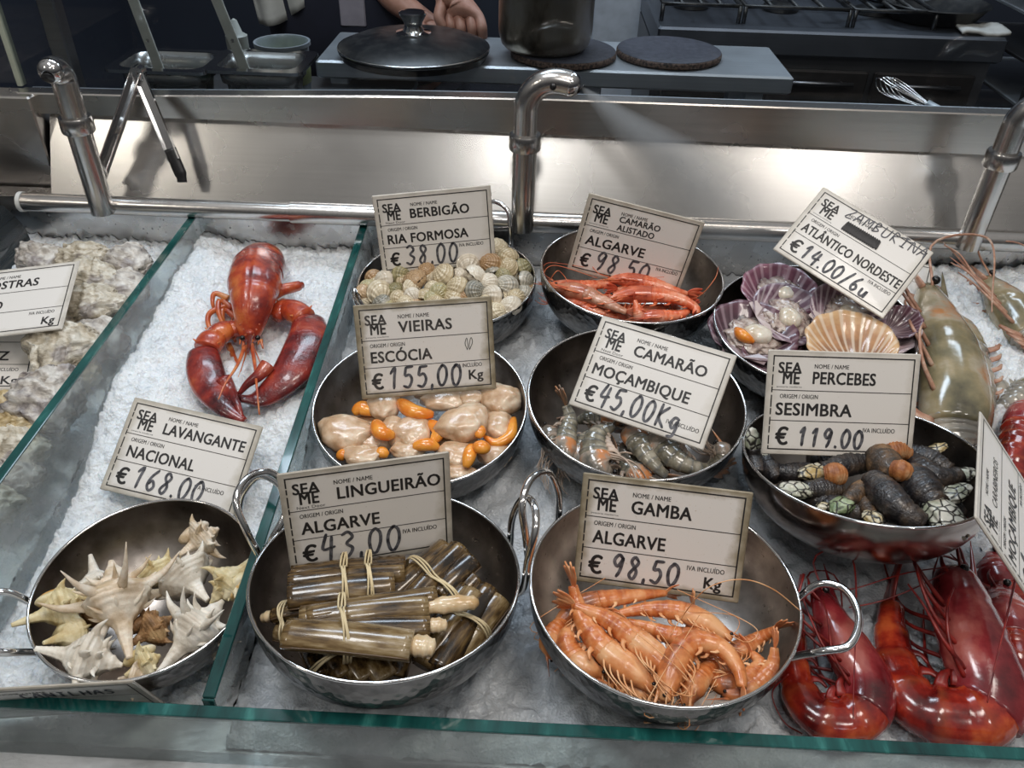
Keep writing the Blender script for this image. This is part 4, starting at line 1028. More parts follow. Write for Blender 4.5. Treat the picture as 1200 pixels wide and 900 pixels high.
def shrimp(name, label, cat, group, pts, r, mk, cf=.42, belly=(0, 1), legs=True, ants=True, tail=True, antpts=None, seed=1, hw=1.0, headr=1.0, eyes=True, flat=.82, pleo=True, antlen=1.0, legl=1.0, curl=None, nrm=None, blunt=.75):
    """pts: world points from head tip to tail end; belly: world vector"""
    ma = SM[mk]; rr = random.Random(seed)
    P = resample(pts, 64)
    T = (P[-1]-P[0]).normalized()
    bl = Vector(belly); bl = (bl-T*bl.dot(T)).normalized()
    side = bl.cross(T).normalized()
    if curl: side = Vector(nrm).normalized()
    root = thing(name, label, cat, P[32], group)
    def fr(u):
        i = min(63, max(0, int(round(u*63))))
        t = (P[min(63, i+1)]-P[max(0, i-1)]).normalized()
        sd = (side-t*side.dot(t)).normalized(); b = t.cross(sd)
        return P[i], t, sd, t.cross(sd)*(1)
    # orientation sign: which of +-(t x side) is the belly at mid body
    _, t0, s0, b0 = fr(.5); sgn = (1 if b0.dot(bl) > 0 else -1) if not curl else (1 if curl == 'R' else -1)
    def F(u):
        p, t, sd, b = fr(u)
        return p, t, sd, t.cross(sd)*sgn
    nC = int(cf*63)
    def crad(u):
        w = (.30+.70*min(1, u/.55)**blunt)*(1 if u < .85 else 1-.06*(u-.85)/.15)*headr
        g = 1-.045*math.exp(-((u-.56)/.035)**2)-.03*math.exp(-((u-.3)/.03)**2) if r > .015 else 1
        return (r*w*flat*hw*g, r*w*g)
    def cshape(u, c, q):
        # keel along the back, flatter under side
        return (c*(1-.12*abs(q)**3), q)
    MB().sweep(P[:nC+1], crad, side=side, seg=28 if r > .015 else 18, n=44 if r > .015 else 30, shape=cshape).build('carapace', ma['head'], root)
    nseg = 6
    def arad(u):
        base = (.96-.62*u**1.25); s = (u*nseg) % 1.0
        w = r*base*(.965+.075*s**1.4 if r < .012 else .93+.13*s**1.3)
        return (w*flat, w)
    MB().sweep(P[nC-2:60], arad, side=side, seg=16, n=nseg*7+1).build('abdomen', ma['body'], root)
    # rostrum
    p, t, sd, b = F(.05)
    MB().sweep([p-b*r*.45+t*r*.4, p-b*r*.6-t*r*.7, p-b*r*.75-t*r*1.9], lambda u: (max(.0002, r*.09*(1-u*.9)), max(.0002, r*.17*(1-u*.92))), side=sd, n=10, seg=8).build('rostrum', ma['head'], root)
    if eyes:
        for s in (-1, 1):
            q = p-t*r*.25+sd*s*r*.42-b*r*.1
            MB().blob(q, (sd*r*.15, t*r*.15, b*r*.15), 2).build('eye', ma['eye'], root)
    if legs:
        for k in range(5):
            for s in (-1, 1):
                q, t, sd, b = F(cf*(.35+.13*k))
                a0 = q+b*r*.75+sd*s*r*.4
                j1 = a0+b*r*(.7*legl)-t*r*.7*legl+sd*s*r*.45
                j2 = j1+b*r*.25*legl-t*r*1.1*legl+sd*s*r*rr.uniform(-.1, .3); j3 = j2-t*r*.9*legl-b*r*rr.uniform(-.3, .4)-sd*s*r*.2
                MB().sweep([a0, j1, j2, j3], lambda u: max(.00028, r*(.075-.05*u)), n=16, seg=7).build('leg', ma['thin'], root)
        # feelers under the head
        mb = MB(); q, t, sd, b = F(.06)
        for s in (-1, 1): mb.sweep([q+b*r*.3+sd*s*r*.25, q+b*r*.5-t*r*.6+sd*s*r*.35, q+b*r*.3-t*r*1.3+sd*s*r*.2], lambda u: (r*(.16-.12*u), r*(.07-.05*u)), side=sd, n=8, seg=8)
        mb.build('antenna_scale', ma['thin'], root)
    if pleo:
        for k in range(5):
            q, t, sd, b = F(cf+(.9-cf)*(k+.45)/6.3)
            w = r*(.95-.5*k/5)
            for s in ((-1, 1) if r > .012 else ((-1, 1)[k % 2],)):
                MB().sweep([q+b*w*.8+sd*s*w*.35, q+b*w*1.25+sd*s*w*.45-t*w*.15, q+b*w*1.55+sd*s*w*.4-t*w*.6], lambda u: (w*(.24*(1-u*.7)), w*.08), side=t, n=7, seg=8).build('swimmeret', ma['thin'], root)
    if tail:
        q, t, sd, b = F(.925)
        for k in (-2, -1, 0, 1, 2):
            a = k*.3; dr = (t*math.cos(a)+sd*math.sin(a)).normalized(); cr = dr.cross(b).normalized()
            L = r*(1.9 if k else 1.5)*(.95 if abs(k) == 2 else 1)
            MB().sweep([q, q+dr*L*.5-b*r*.04*abs(k), q+dr*L], lambda u: (max(.0004, r*(.34 if k else .22)*math.sin(PI*min(.93, .12+u*.8))), r*.07), side=cr, n=9, seg=10).build('tail_blade', ma['tail'], root)
    if ants:
        for s in (-1, 1):
            q, t, sd, b = F(.04)
            q2, _, _, b2 = F(.5)
            if antpts and s == 1: pp = [q]+[Vector(a) for a in antpts]
            else:
                up = V(0, 0, r*rr.uniform(.3, 1.4))
                pp = [q+sd*s*r*.3, q-t*r*1.6+sd*s*r*.7+up*.3, q-t*r*1.7*antlen-b*r*1.2+sd*s*r*1.2+up*.6, q2-b2*r*1.4*antlen+sd*s*r*1.3+up*.4]
            MB().sweep(pp, lambda u: max(.00028, r*.05*(1-.6*u)), n=30, seg=6).build('antenna', ma['thin'], root)
    return root

def bshr(bk, spine, r, mk, belly, label, group, name='shrimp', **k):
    """shrimp lying in bowl bk; spine = (px, py, dh); belly = pixel direction"""
    r *= {'gamba':1.28, 'alist':1.32, 'moc':1.12}[bk]
    b = B[bk]; W = [b.S(x, y, dh, r) for x, y, dh in spine]
    mx, my = spine[len(spine)//2][:2]
    p0 = b.S(mx, my, 0, r); c0 = p0+b.n*0
    d = ray(mx+belly[0], my+belly[1])-ray(mx, my)
    d = d-b.n*d.dot(b.n)
    bel = d.normalized()+b.n*k.pop('tilt', 0.0)
    return shrimp(name, label, 'shrimp', group, W, r, mk, belly=bel, nrm=b.n, **k)

G = 'small orange shrimp in the front bowl'
z = .001
bshr('gamba', [(858,749,.010),(828,730,.012),(795,716,.012),(756,714,.010),(716,721,.006)], .0072, 'gamba', (0,1), 'orange shrimp stretched level across the back of the front bowl, head to the right', G, seed=2, antlen=.8)
bshr('gamba', [(648,738,.002),(668,718,.006),(692,705,.010),(745,698,.010),(790,694,.008)], .0066, 'gamba', (0,1), 'orange shrimp along the back rim with its tail under the sign', G, seed=3)
bshr('gamba', [(845,748,.006),(815,748,.010),(785,744,.010),(755,734,.008),(728,727,.004)], .0066, 'gamba', (.2,1), 'orange shrimp lying in the middle of the front bowl behind the curled one', G, seed=4)
bshr('gamba', [(766,808,.010),(748,792,.012),(710,762,.014),(686,731,.016),(676,705,.022),(669,676,.034)], .0085, 'gamba', (-1,.6), 'orange shrimp with its tail standing up at the left of the front bowl', G, seed=5)
bshr('gamba', [(783,800,.014),(776,778,.016),(750,754,.018),(712,726,.020),(684,714,.022),(664,706,.022)], .0082, 'gamba', (-.8,1), 'orange shrimp lying slantwise over its neighbours left of the bowl centre', G, seed=6)
bshr('gamba', [(779,822,.014),(784,798,.018),(795,770,.020),(813,752,.022),(842,757,.022),(862,778,.020),(869,800,.018),(867,818,.016)], .0082, 'gamba', (-.1,1), 'tightly curled orange shrimp at the front of the bowl', G, seed=7, cf=.36, curl='R')
bshr('gamba', [(801,827,.006),(808,812,.010),(818,796,.010),(832,782,.006),(848,772,.0)], .0072, 'gamba', (-1,.3), 'pale orange shrimp head pointing down inside the curled shrimp', G, seed=8)
bshr('gamba', [(846,812,.004),(868,812,.004),(888,800,.006),(905,780,.012),(908,752,.022)], .0066, 'gamba', (-1,-.3), 'orange shrimp at the right wall with its tail fan raised', G, seed=9, ants=False, curl='L')
bshr('gamba', [(826,792,.002),(848,800,.004),(872,798,.006),(890,778,.006),(876,762,.004)], .0074, 'gamba', (-.3,-1), 'orange shrimp curled up right of the tightly curled one', G, seed=10, cf=.36, ants=False, curl='L')
bshr('gamba', [(845,768,.0),(868,760,.002),(890,748,.004),(915,734,.010)], .0058, 'gamba', (.3,1), 'orange shrimp whose tail points to the right rim', G, seed=11, ants=False)
bshr('gamba', [(706,790,.004),(686,782,.006),(670,766,.006),(664,746,.008),(676,728,.004)], .0078, 'gamba', (1,.1), 'curled orange shrimp against the left wall of the front bowl', G, seed=12, cf=.38, ants=False, curl='R')
bshr('gamba', [(772,815,.002),(748,808,.002),(722,796,.0),(700,778,-.004)], .0066, 'gamba', (0,1), 'orange shrimp half buried at the front rim', G, seed=13, ants=False)
bshr('gamba', [(712,742,-.004),(736,770,-.004),(770,778,-.006),(800,770,-.010)], .0075, 'gamba', (0,1), 'orange shrimp underneath the slanting ones in the bowl centre', G, seed=14, ants=False)
bshr('gamba', [(836,790,-.006),(812,740,.0),(814,716,.006),(812,704,.010)], .0058, 'gamba', (1,0), 'orange shrimp with its tail stub poking up under the sign', G, seed=15, ants=False, legs=False)
bshr('gamba', [(648,772,.0),(644,750,.002),(656,732,.004),(676,722,.002)], .0062, 'gamba', (1,.2), 'small orange shrimp head beside the left wall', G, seed=16, ants=False)
# long antenna loop over the bowl edge
bw = B['gamba']
mb = MB(); a = bw.S(786,745,.02)
tag(mb.sweep([a, bw.S(800,722,.03), atz(828,690,.108), atz(868,679,.112), atz(905,690,.104), atz(938,716,.088)], .0004, n=40, seg=6).build('loose_antenna', SM['gamba']['thin']), 'long thin orange shrimp feeler arching over the right side of the front bowl', 'shrimp feeler')

G = 'slim red shrimp in the back bowl'
bshr('alist', [(650,337,.004),(668,340,.008),(690,346,.010),(716,358,.010),(740,369,.006)], .0085, 'alist2', (-.2,1), 'brownish red shrimp slanting along the front of the back bowl', G, seed=20, antlen=.6)
bshr('alist', [(660,350,-.002),(680,358,.0),(702,366,.0),(730,374,-.004)], .006, 'alist', (0,1), 'pink red shrimp low against the front rim of the back bowl', G, seed=21, ants=False)
bshr('alist', [(714,350,.010),(742,345,.012),(775,346,.014),(800,352,.014),(816,362,.010),(812,372,.008)], .0085, 'alist', (-.1,1), 'bright red shrimp with bent tail in the middle of the back bowl', G, seed=22, antlen=.7)
bshr('alist', [(712,328,.012),(738,328,.014),(766,333,.014),(792,341,.012),(811,346,.008)], .0078, 'alist', (0,1), 'red shrimp lying along the back under the tilted sign', G, seed=23)
bshr('alist', [(648,332,.004),(672,336,.008),(698,334,.010),(724,332,.008)], .0068, 'alist', (0,1), 'red shrimp at the left back wall of its bowl', G, seed=24)
bshr('alist', [(745,372,.002),(770,371,.004),(795,369,.004),(812,362,.004)], .0068, 'alist', (0,1), 'red shrimp at the front right rim with its legs showing', G, seed=25, ants=False)
bshr('alist', [(800,352,.002),(770,340,.006),(742,338,.008),(718,340,.006)], .0068, 'alist', (0,1), 'red shrimp tucked between the back and middle ones', G, seed=26, ants=False)
bshr('alist', [(752,378,.0),(748,368,.010),(745,356,.018),(744,350,.022)], .0046, 'alist', (1,0), 'red shrimp tail stub standing up at the front', G, seed=27, legs=False, ants=False, eyes=False)
bshr('alist', [(690,352,-.004),(720,364,-.006),(760,362,-.006),(790,358,-.006)], .0075, 'alist', (0,1), 'red shrimp at the bottom of the back pile', G, seed=28, ants=False)
bw = B['alist']
for pp, lb in (([(806,352,.014),(822,345,.03),(838,326,.045),(842,312,.03)], 'fine red feeler rising at the right side of the back bowl'), ([(640,336,.01),(652,318,.03),(660,322,.02),(668,335,.012)], 'fine red feelers looping at the left wall of the back bowl')):
    tag(MB().sweep([bw.S(*q) for q in pp], .0004, n=30, seg=6).build('loose_antenna', SM['alist']['thin']), lb, 'shrimp feeler')

G = 'raw grey prawns in the middle bowl'
bshr('moc', [(664,545,.002),(661,528,.006),(664,508,.010),(668,490,.014),(661,470,.024)], .0105, 'moc', (-1,.1), 'grey prawn at the left wall with its tail pointing up', G, seed=30, name='raw_prawn', ants=False, cf=.38)
bshr('moc', [(716,556,.004),(702,548,.010),(696,526,.014),(702,508,.016),(722,498,.014)], .0135, 'moc', (1,.4), 'large pale grey prawn curled left of the bowl centre', G, seed=31, name='raw_prawn', ants=False, cf=.36, curl='R')
bshr('moc', [(738,500,.010),(745,514,.014),(757,532,.014),(772,550,.010),(786,560,.004)], .0112, 'moc', (1,-.4), 'dark banded grey prawn right of the pale curled one', G, seed=32, name='raw_prawn', ants=False, cf=.32)
bshr('moc', [(764,506,.012),(776,522,.016),(792,538,.016),(814,548,.012),(838,549,.008)], .0122, 'moc', (1,-.7), 'grey prawn with orange head at the right under the sign corner', G, seed=33, name='raw_prawn', ants=False, cf=.34)
bshr('moc', [(720,494,.0),(704,490,.004),(688,490,.004),(674,494,.0)], .0105, 'moc', (0,1), 'grey prawn lying behind under the sign edge', G, seed=34, name='raw_prawn', ants=False)
bshr('moc', [(764,560,.002),(748,556,.002),(732,546,.0),(722,532,-.002)], .0105, 'moc', (-1,.4), 'grey prawn with orange legs low between its neighbours', G, seed=35, name='raw_prawn', ants=False)
bshr('moc', [(682,548,.0),(680,534,.0),(684,518,.002),(692,504,.0)], .0098, 'moc', (-1,0), 'grey prawn squeezed beside the left wall prawn', G, seed=36, name='raw_prawn', ants=False)
bshr('moc', [(838,520,.010),(846,530,.006),(844,540,.002),(826,548,-.004)], .009, 'moc', (-1,0), 'dark grey prawn head with legs at the right wall', G, seed=37, name='raw_prawn', ants=False)
bshr('moc', [(640,500,.0),(650,518,.0),(664,534,-.004)], .009, 'moc', (1,0), 'grey prawn low against the far left of the bowl', G, seed=38, name='raw_prawn', ants=False, legs=False)
bshr('moc', [(728,520,-.006),(744,540,-.008),(770,548,-.010)], .0095, 'moc', (0,1), 'grey prawn at the bottom under the banded one', G, seed=39, name='raw_prawn', ants=False, legs=False)

# big red prawns at the right front
def ishr(spine, r, mk, belly, label, group, name, bz=0.0, **k):
    W = [at(x, y, h) for x, y, h in spine]
    mx, my = spine[len(spine)//2][:2]
    a, b = at(mx, my, .02), at(mx+belly[0]*10, my+belly[1]*10, .02)
    return shrimp(name, label, 'prawn', group, W, r, mk, belly=(b-a).normalized()+V(0,0,bz), nrm=V(0,-SLOPE,1), **k)
G = 'big dark red prawns on the ice'
ishr([(958,690,.030),(974,725,.030),(996,765,.028),(1016,800,.026),(1014,832,.024),(988,845,.022),(955,838,.022),(936,808,.020),(930,770,.018),(934,700,.016)], .0195, 'carab', (-1,.4), 'dark red prawn next to the front shrimp bowl, its tail curled under', G, 'red_prawn', cf=.42, seed=40, legl=1.15, antlen=.5, tail=True, hw=1.0, curl='R')
ishr([(1118,668,.036),(1130,715,.036),(1146,765,.034),(1160,808,.030),(1148,838,.026),(1110,840,.024),(1072,826,.022),(1050,780,.020),(1044,735,.018),(1046,690,.014)], .0265, 'carab', (-1,-.1), 'largest dark red prawn, wide head up and tail curled to the left', G, 'red_prawn', cf=.44, seed=41, legl=.9, antlen=.4, hw=.9, curl='R', blunt=.38, headr=1.06)
ishr([(1172,690,.014),(1184,740,.024),(1196,790,.028),(1214,830,.026),(1240,850,.022),(1270,852,.02)], .022, 'carab', (-1,.3), 'dark red prawn cut by the right photo edge beside the largest one', G, 'red_prawn', seed=42, ants=False)
ishr([(1160,650,.004),(1176,690,.004),(1196,730,.004),(1220,760,.004)], .020, 'carab', (-1,.3), 'dark red prawn in the shade under the sideways sign', G, 'red_prawn', seed=43, ants=False, legs=False)
ishr([(1215,470,.055),(1202,500,.06),(1192,530,.06),(1190,560,.055),(1200,590,.05)], .021, 'carab', (1,0), 'reddish prawn behind the top of the sideways sign', G, 'red_prawn', seed=44, ants=False, legs=False, pleo=False)
for pp, lb in (([(1113,664,.05),(1060,672,.055),(1000,690,.05),(975,690,.04)], 'upper thin red feeler crossing between the red prawns'), ([(1110,670,.045),(1070,690,.05),(1030,705,.04),(995,712,.035)], 'lower thin red feeler crossing between the red prawns'), ([(924,790,.03),(905,812,.015),(918,845,.01),(940,860,.006)], 'thin red feeler dropping beside the front shrimp bowl')):
    tag(MB().sweep([at(*q) for q in pp], .0006, n=30, seg=6).build('loose_antenna', SM['carab']['thin']), lb, 'prawn feeler')

G = 'big tiger prawns on the ice'
ishr([(1086,338,.075),(1098,375,.078),(1112,420,.076),(1120,468,.070),(1118,500,.060),(1125,530,.05),(1150,545,.04)], .0345, 'tiger', (-1,.15), 'huge olive tiger prawn head standing behind the barnacle bowl', G, 'tiger_prawn', cf=.84, seed=50, legl=.75, hw=1.0, antlen=.3, flat=.8)
ishr([(1108,366,.055),(1126,395,.058),(1142,430,.058),(1154,470,.052),(1152,505,.045)], .021, 'tiger', (1,0), 'grey banded tiger prawn pressed behind the huge head', G, 'tiger_prawn', cf=.4, seed=51, ants=False, legs=False)
ishr([(1154,328,.07),(1176,352,.07),(1200,385,.066),(1225,420,.06),(1240,460,.05)], .0265, 'tiger', (-1,.5), 'olive tiger prawn with long legs at the right photo edge', G, 'tiger_prawn', cf=.6, seed=52, legl=1.1, antlen=.35)
ishr([(1128,408,.035),(1140,440,.04),(1160,455,.045),(1190,450,.045),(1215,440,.045)], .0165, 'tiger', (0,-1), 'grey tiger prawn tail below the one at the right edge', G, 'tiger_prawn', seed=53, ants=False)
ishr([(1225,450,.05),(1200,462,.052),(1178,475,.05),(1160,480,.04)], .0175, 'tiger', (0,1), 'pale tiger prawn in front of the right edge ice heap', G, 'tiger_prawn', seed=54, ants=False, legs=False)

# ------------------------------------------------------------------ razor clams in bundles
M['razor'] = None
def razor_mat(nm, stops):
    n = N(nm); f = n.noise(1.0, 4, n.map((18, 18, 18), 'Object'))
    sx = n.n('SeparateXYZ'); n.l(n.tc.outputs['UV'], sx.inputs[0])
    oi = n.n('ObjectInfo')
    w = n.noise(1.0, 4, n.map((3.5, 14, 1), 'UV'))
    g = n.math('ADD', n.math('MULTIPLY', f, .35), n.math('MULTIPLY', w, .65))
    g = n.math('ADD', g, n.math('MULTIPLY', n.math('SUBTRACT', oi.outputs['Random'], .72), .16))
    n.set(base=n.ramp(g, stops), rough=.22, coat=.5); n.bump(w, .3, .0008); return n.m
M['razor'] = razor_mat('razor_shell', [(.34, (.016,.011,.007)), (.43, (.07,.04,.015)), (.50, (.155,.095,.036)), (.58, (.27,.19,.09)), (.70, (.47,.38,.26))])
M['razor_lip'] = plain('razor_lip', (.10,.06,.03), .35)
M['foot'] = organic('clam_foot', [(.3, (.55,.36,.17)), (.7, (.74,.6,.4))], 60, .25, .2, s=.2, coat=.5)
M['band'] = plain('rubber_band', (.68,.56,.34), .5)
def bundle(label, clams, bands, feet=()):
    b = B['ling']
    W = [[b.S(x0, y0, h0, .006), b.S(x1, y1, h1, .006), r*1.22] for (x0, y0, h0, x1, y1, h1, r) in clams]
    mid = sum((w[0]+w[1] for w in W), Vector())/(2*len(W))
    root = thing('razor_clam_bundle', label, 'razor clams', mid, 'bundles of razor clams')
    for i, (a, c, r) in enumerate(W):
        d = (c-a).normalized(); up = b.n
        sd = d.cross(up).normalized(); bend = (up*.0015)
        rl = (i*.9) % 1.2-.5
        sd = (sd*math.cos(rl)+d.cross(sd)*math.sin(rl)).normalized()
        def shp(u, cc, q):
            return (cc, q*abs(q)**.25 if q else 0)
        o = MB().sweep([a, (a+c)/2+bend, c], lambda u: (r*(.93+.07*math.sin(u*PI)), r*.66), side=sd, seg=18, n=18, shape=shp).build('razor_clam', M['razor'], root)
        mb = MB(); q = sd.cross(d).normalized()
        for s in (-1, 1): mb.sweep([a+sd*s*r*.96, (a+c)/2+bend+sd*s*r*1.0, c+sd*s*r*.96], .0006, n=12, seg=6)
        mb.build('shell_seam', M['razor_lip'], o)
        for (k, e, ln) in feet:
            if k == i:
                p = c if e else a; dd = d if e else -d
                MB().sweep([p-dd*.004, p+dd*ln*.4+V(0,0,.001), p+dd*ln], lambda u: (r*(.36+.24*math.sin(u*3.0)+.05*math.sin(u*22)), r*(.3+.16*math.sin(u*3.0)+.04*math.sin(u*22))) if u < .95 else (r*.2, r*.17), side=sd, n=12, seg=12).build('foot', M['foot'], o)
    for (bx0, by0, bx1, by1) in bands:
        # elastic loop around the whole bundle where the band crosses
        c0 = b.S((bx0+bx1)/2, (by0+by1)/2, 0, .006)
        ax = (W[0][1]-W[0][0]).normalized()
        pts = []; t_c = []
        for (a, c, r) in W:
            t = (c0-a).dot((c-a).normalized())/(c-a).length; t = min(.95, max(.05, t)); t_c.append((a.lerp(c, t), r))
        cen = sum((p for p, _ in t_c), Vector())/len(t_c)
        s0 = ax.cross(b.n).normalized(); u0 = s0.cross(ax)
        for k in range(40):
            a = 2*PI*k/40; dr = s0*math.cos(a)+u0*math.sin(a)
            ext = max((p-cen).dot(dr)+r*(.72+.28*abs(math.cos(a))) for p, r in t_c)+.0008
            pts.append(cen+dr*ext+ax*.0006*math.sin(3*a))
        for off in (-.0016, .0, .0017): MB().loop([p+ax*(off+.0007*math.sin(k*.5+off*900)) for k, p in enumerate(pts)], .00075, 6).build('rubber_band', M['band'], root)
bundle('banded razor clams lying level at the back left of their bowl', [(342,672,.020,475,659,.020,.0075),(338,683,.022,474,671,.022,.007),(338,699,.024,462,685,.024,.0105)], [(408,660,404,704),(430,657,437,702)])
bundle('banded razor clams slanting up to the right at the back', [(452,702,.010,521,640,.020,.0085),(482,706,.014,541,644,.022,.0085),(512,696,.012,553,656,.020,.0085),(528,706,.004,556,676,.014,.0075)], [(474,672,520,706)])
bundle('banded razor clams lying level in front, showing pale feet', [(360,722,.030,511,698,.030,.0085),(352,728,.028,502,712,.030,.009),(352,741,.026,504,734,.028,.008),(336,743,.034,483,757,.034,.0120)], [(412,706,412,764)], feet=((3, 1, .016), (2, 1, .012), (1, 1, .036)))
bundle('banded razor clams slanting at the right wall of their bowl', [(495,780,.002,553,694,.016,.009),(512,786,.002,574,692,.014,.0095),(530,775,-.002,585,702,.012,.009),(478,768,.0,545,690,.012,.0085)], [(534,725,560,752)])
bundle('banded razor clams half buried under the front bundle', [(362,760,.004,378,792,.0,.008),(384,762,.004,402,794,.0,.0085),(410,764,.004,430,797,.0,.009),(432,766,.004,454,796,.0,.009),(470,762,.002,462,792,-.002,.0075)], [(356,768,440,772)])
bundle('razor clams at the left wall with an orange foot', [(322,722,.006,362,714,.014,.0075),(326,738,.0,372,752,.004,.007)], [(340,722,346,740)], feet=((0, 0, .010),))

# ------------------------------------------------------------------ scallop meats
M['scallop'] = organic('scallop_meat', [(.3, (.52,.33,.19)), (.5, (.66,.47,.31)), (.7, (.77,.62,.46))], 60, .26, .3, 180, .001, .35, .4)
M['roe'] = organic('orange_roe', [(.3, (.78,.22,.02)), (.7, (.9,.38,.05))], 60, .22, .1, 300, .0004, .2, .6)
G = 'shelled scallops in their bowl'
def V2(bk, cx, cy, h=.0, pad=.01): return B[bk].S(cx, cy, h, pad)
def pxlen(p): return (p-CAM).dot(FWD)/FPX
def roe(pts, w, parent=None, label=None):
    b = B['vieiras']; W = [b.S(x, y, h, .006) for x, y, h in pts]; k = pxlen(W[1])*w
    if len(W) == 2: W = [W[0], (W[0]+W[1])/2+b.n*.002, W[1]]
    mb = MB().sweep(W, lambda u: (max(.0006, k*math.sin(PI*(.1+.82*u))**.6), max(.0005, k*.8*math.sin(PI*(.1+.82*u))**.6)), side=None, n=16, seg=14)
    if parent: return mb.build('roe', M['roe'], parent)
    o = mb.build('scallop_roe', M['roe'], base=W[1]); return tag(o, label, 'scallop roe', 'loose orange scallop roes')
def scallop(label, cx, cy, rx, ry, rot=0, h=.004, seed=1, roes=(), lift=.7):
    b = B['vieiras']; p = b.S(cx, cy, h, .012); k = pxlen(p)
    X = RGT-b.n*RGT.dot(b.n); X.normalize(); Y = b.n.cross(X)
    a = math.radians(rot); A = X*math.cos(a)+Y*math.sin(a); C_ = b.n.cross(A)
    # ellipse half sizes given in pixels; depth direction is foreshortened
    root = thing('scallop', label, 'scallop', p, G)
    def fn(v):
        # flattened drum with rounded shoulders
        return V(v.x*(1+.12*math.sin(v.y*3)), v.y, (abs(v.z)**.75)*(1 if v.z > 0 else -1))
    rx *= 1.14; ry *= 1.14
    MB().blob(p, (A*rx*k, C_*ry*k*1.15, b.n*min(rx, ry)*k*lift), 4, .16, 1.6, seed, fn).build('meat', M['scallop'], root)
    for q in roes: roe(q[0], q[1], root)
scallop('round pale scallop at the back left below the grimy sign', 451, 477, 17, 15, 20, .010, 1)
scallop('scallop at the back middle with a long orange roe on its left', 522, 470, 25, 11, 5, .008, 2, roes=(([(468,470,.014),(484,482,.020),(508,486,.016)], 10),))
scallop('small scallop knob behind the big central one', 552, 468, 13, 10, 0, .010, 3)
scallop('scallop against the right back wall of the bowl', 586, 470, 22, 18, -20, .008, 4)
scallop('big central scallop lying slantwise', 543, 496, 28, 19, 28, .016, 5)
scallop('wide pale scallop at the left wall', 405, 509, 30, 19, -8, .008, 6)
scallop('flat scallop sunk between the left one and the centre', 437, 514, 20, 15, -30, .002, 7)
scallop('scallop in the middle with an orange roe at its right', 482, 508, 22, 19, 30, .008, 8, roes=(([(503,494,.012),(514,505,.014),(507,519,.010)], 8.5),))
scallop('scallop with a thick orange roe folded over its left side', 461, 500, 13, 11, 60, .012, 9, roes=(([(440,494,.014),(447,507,.018),(462,510,.014)], 10),))
scallop('scallop at the right with a long curved orange roe', 582, 500, 17, 17, 0, .004, 10, roes=(([(602,490,.010),(598,510,.010),(582,519,.010),(568,512,.010)], 7),))
scallop('small scallop at the front left with roe on both sides', 424, 535, 20, 12, 0, .010, 11, roes=(([(396,536,.006),(408,533,.010)], 8), ([(440,530,.008),(455,534,.008)], 8)))
scallop('front scallop with an orange end touching the lower sign', 478, 528, 18, 10, 5, .008, 12, roes=(([(484,523,.013),(502,521,.014),(514,524,.010)], 9),))
scallop('scallop at the front right beside the drop shaped roe', 534, 534, 19, 15, 0, .004, 13, roes=(([(553,522,.014),(550,534,.016),(546,548,.012)], 8.5),))
scallop('scallop under the round loose roe at the right front', 580, 534, 18, 13, 0, .002, 14)
scallop('small front scallop at the rim right of the lower sign', 538, 554, 17, 9, 0, .004, 15)
scallop('scallop at the very back under the sign edge', 512, 462, 24, 9, 0, -.002, 16)
scallop('pale scallop lying deep between the centre and the right', 530, 520, 26, 12, 0, -.004, 17)
scallop('scallop lying deep at the left beneath the big ones', 440, 494, 22, 12, 0, -.006, 18)
roe([(414,484,.006),(424,478,.010),(438,484,.008)], 10, None, 'orange roe clump at the back left wall of the scallop bowl')
roe([(563,500,.016),(562,507,.018),(560,513,.016)], 7.5, None, 'small round orange roe right of the big central scallop')
roe([(556,522,.018),(564,524,.021),(574,526,.018)], 9.5, None, 'disc shaped orange roe at the front right of the scallop bowl')
# ------------------------------------------------------------------ ribbed shells
def fan_valve(R, depth, ribs, amp, nphi=64, nrho=18, scal=0.0, thick=0.0, pw=.5, ears=False, dish=False):
    """polar grid from the hinge; x across, y from hinge to lip, z height. returns verts, faces, uvs"""
    vs, uvs, fs = [], [], []
    for i in range(nphi+1):
        ph = math.radians(-86+172*i/nphi)
        c = math.cos(ph*ribs)
        rm = 2*R*(max(.02, math.cos(ph))**.78)*(1+scal*c)
        for j in range(nrho+1):
            q = j/nrho; rho = rm*q
            x, y = rho*math.sin(ph), rho*math.cos(ph)
            d2 = min(1.0, (x*x+(y-R)**2)/(R*R))
            if j == nrho: d2 = 1.0
            z = depth*max(0, 1-d2)**pw + amp*c*min(1, q*1.6)
            vs.append(V(x, y, z)); uvs.append((i/nphi, q))
    k = nrho+1
    for i in range(nphi):
        for j in range(nrho): fs.append([i*k+j, (i+1)*k+j, (i+1)*k+j+1, i*k+j+1])
    return vs, fs, uvs
def shell_mat(nm, stops, lines, rough=.4, nb=9, ribs=0):
    n = N(nm); sx = n.n('SeparateXYZ'); n.l(n.tc.outputs['UV'], sx.inputs[0])
    f = n.noise(120, 4); oi = n.n('ObjectInfo')
    g = n.math('ADD', n.math('MULTIPLY', f, .7), n.math('MULTIPLY', n.math('FRACT', n.math('ADD', n.math('MULTIPLY', sx.outputs[1], nb), n.math('MULTIPLY', f, .5))), .3))
    g = n.math('ADD', g, n.math('MULTIPLY', n.math('SUBTRACT', oi.outputs['Random'], .5), .25))
    c = n.ramp(g, stops)
    k = n.ramp(n.math('FRACT', n.math('ADD', n.math('MULTIPLY', sx.outputs[1], 3.3), n.math('MULTIPLY', n.noise(60, 2), .6))), [(.0, (0,0,0)), (.78, (0,0,0)), (.92, (1,1,1))])
    c = n.mix(n.math('MULTIPLY', k, .5), c, lines)
    n.set(base=c, rough=rough, coat=.35); n.bump(n.noise(300, 3), .15, .0005); return n.m
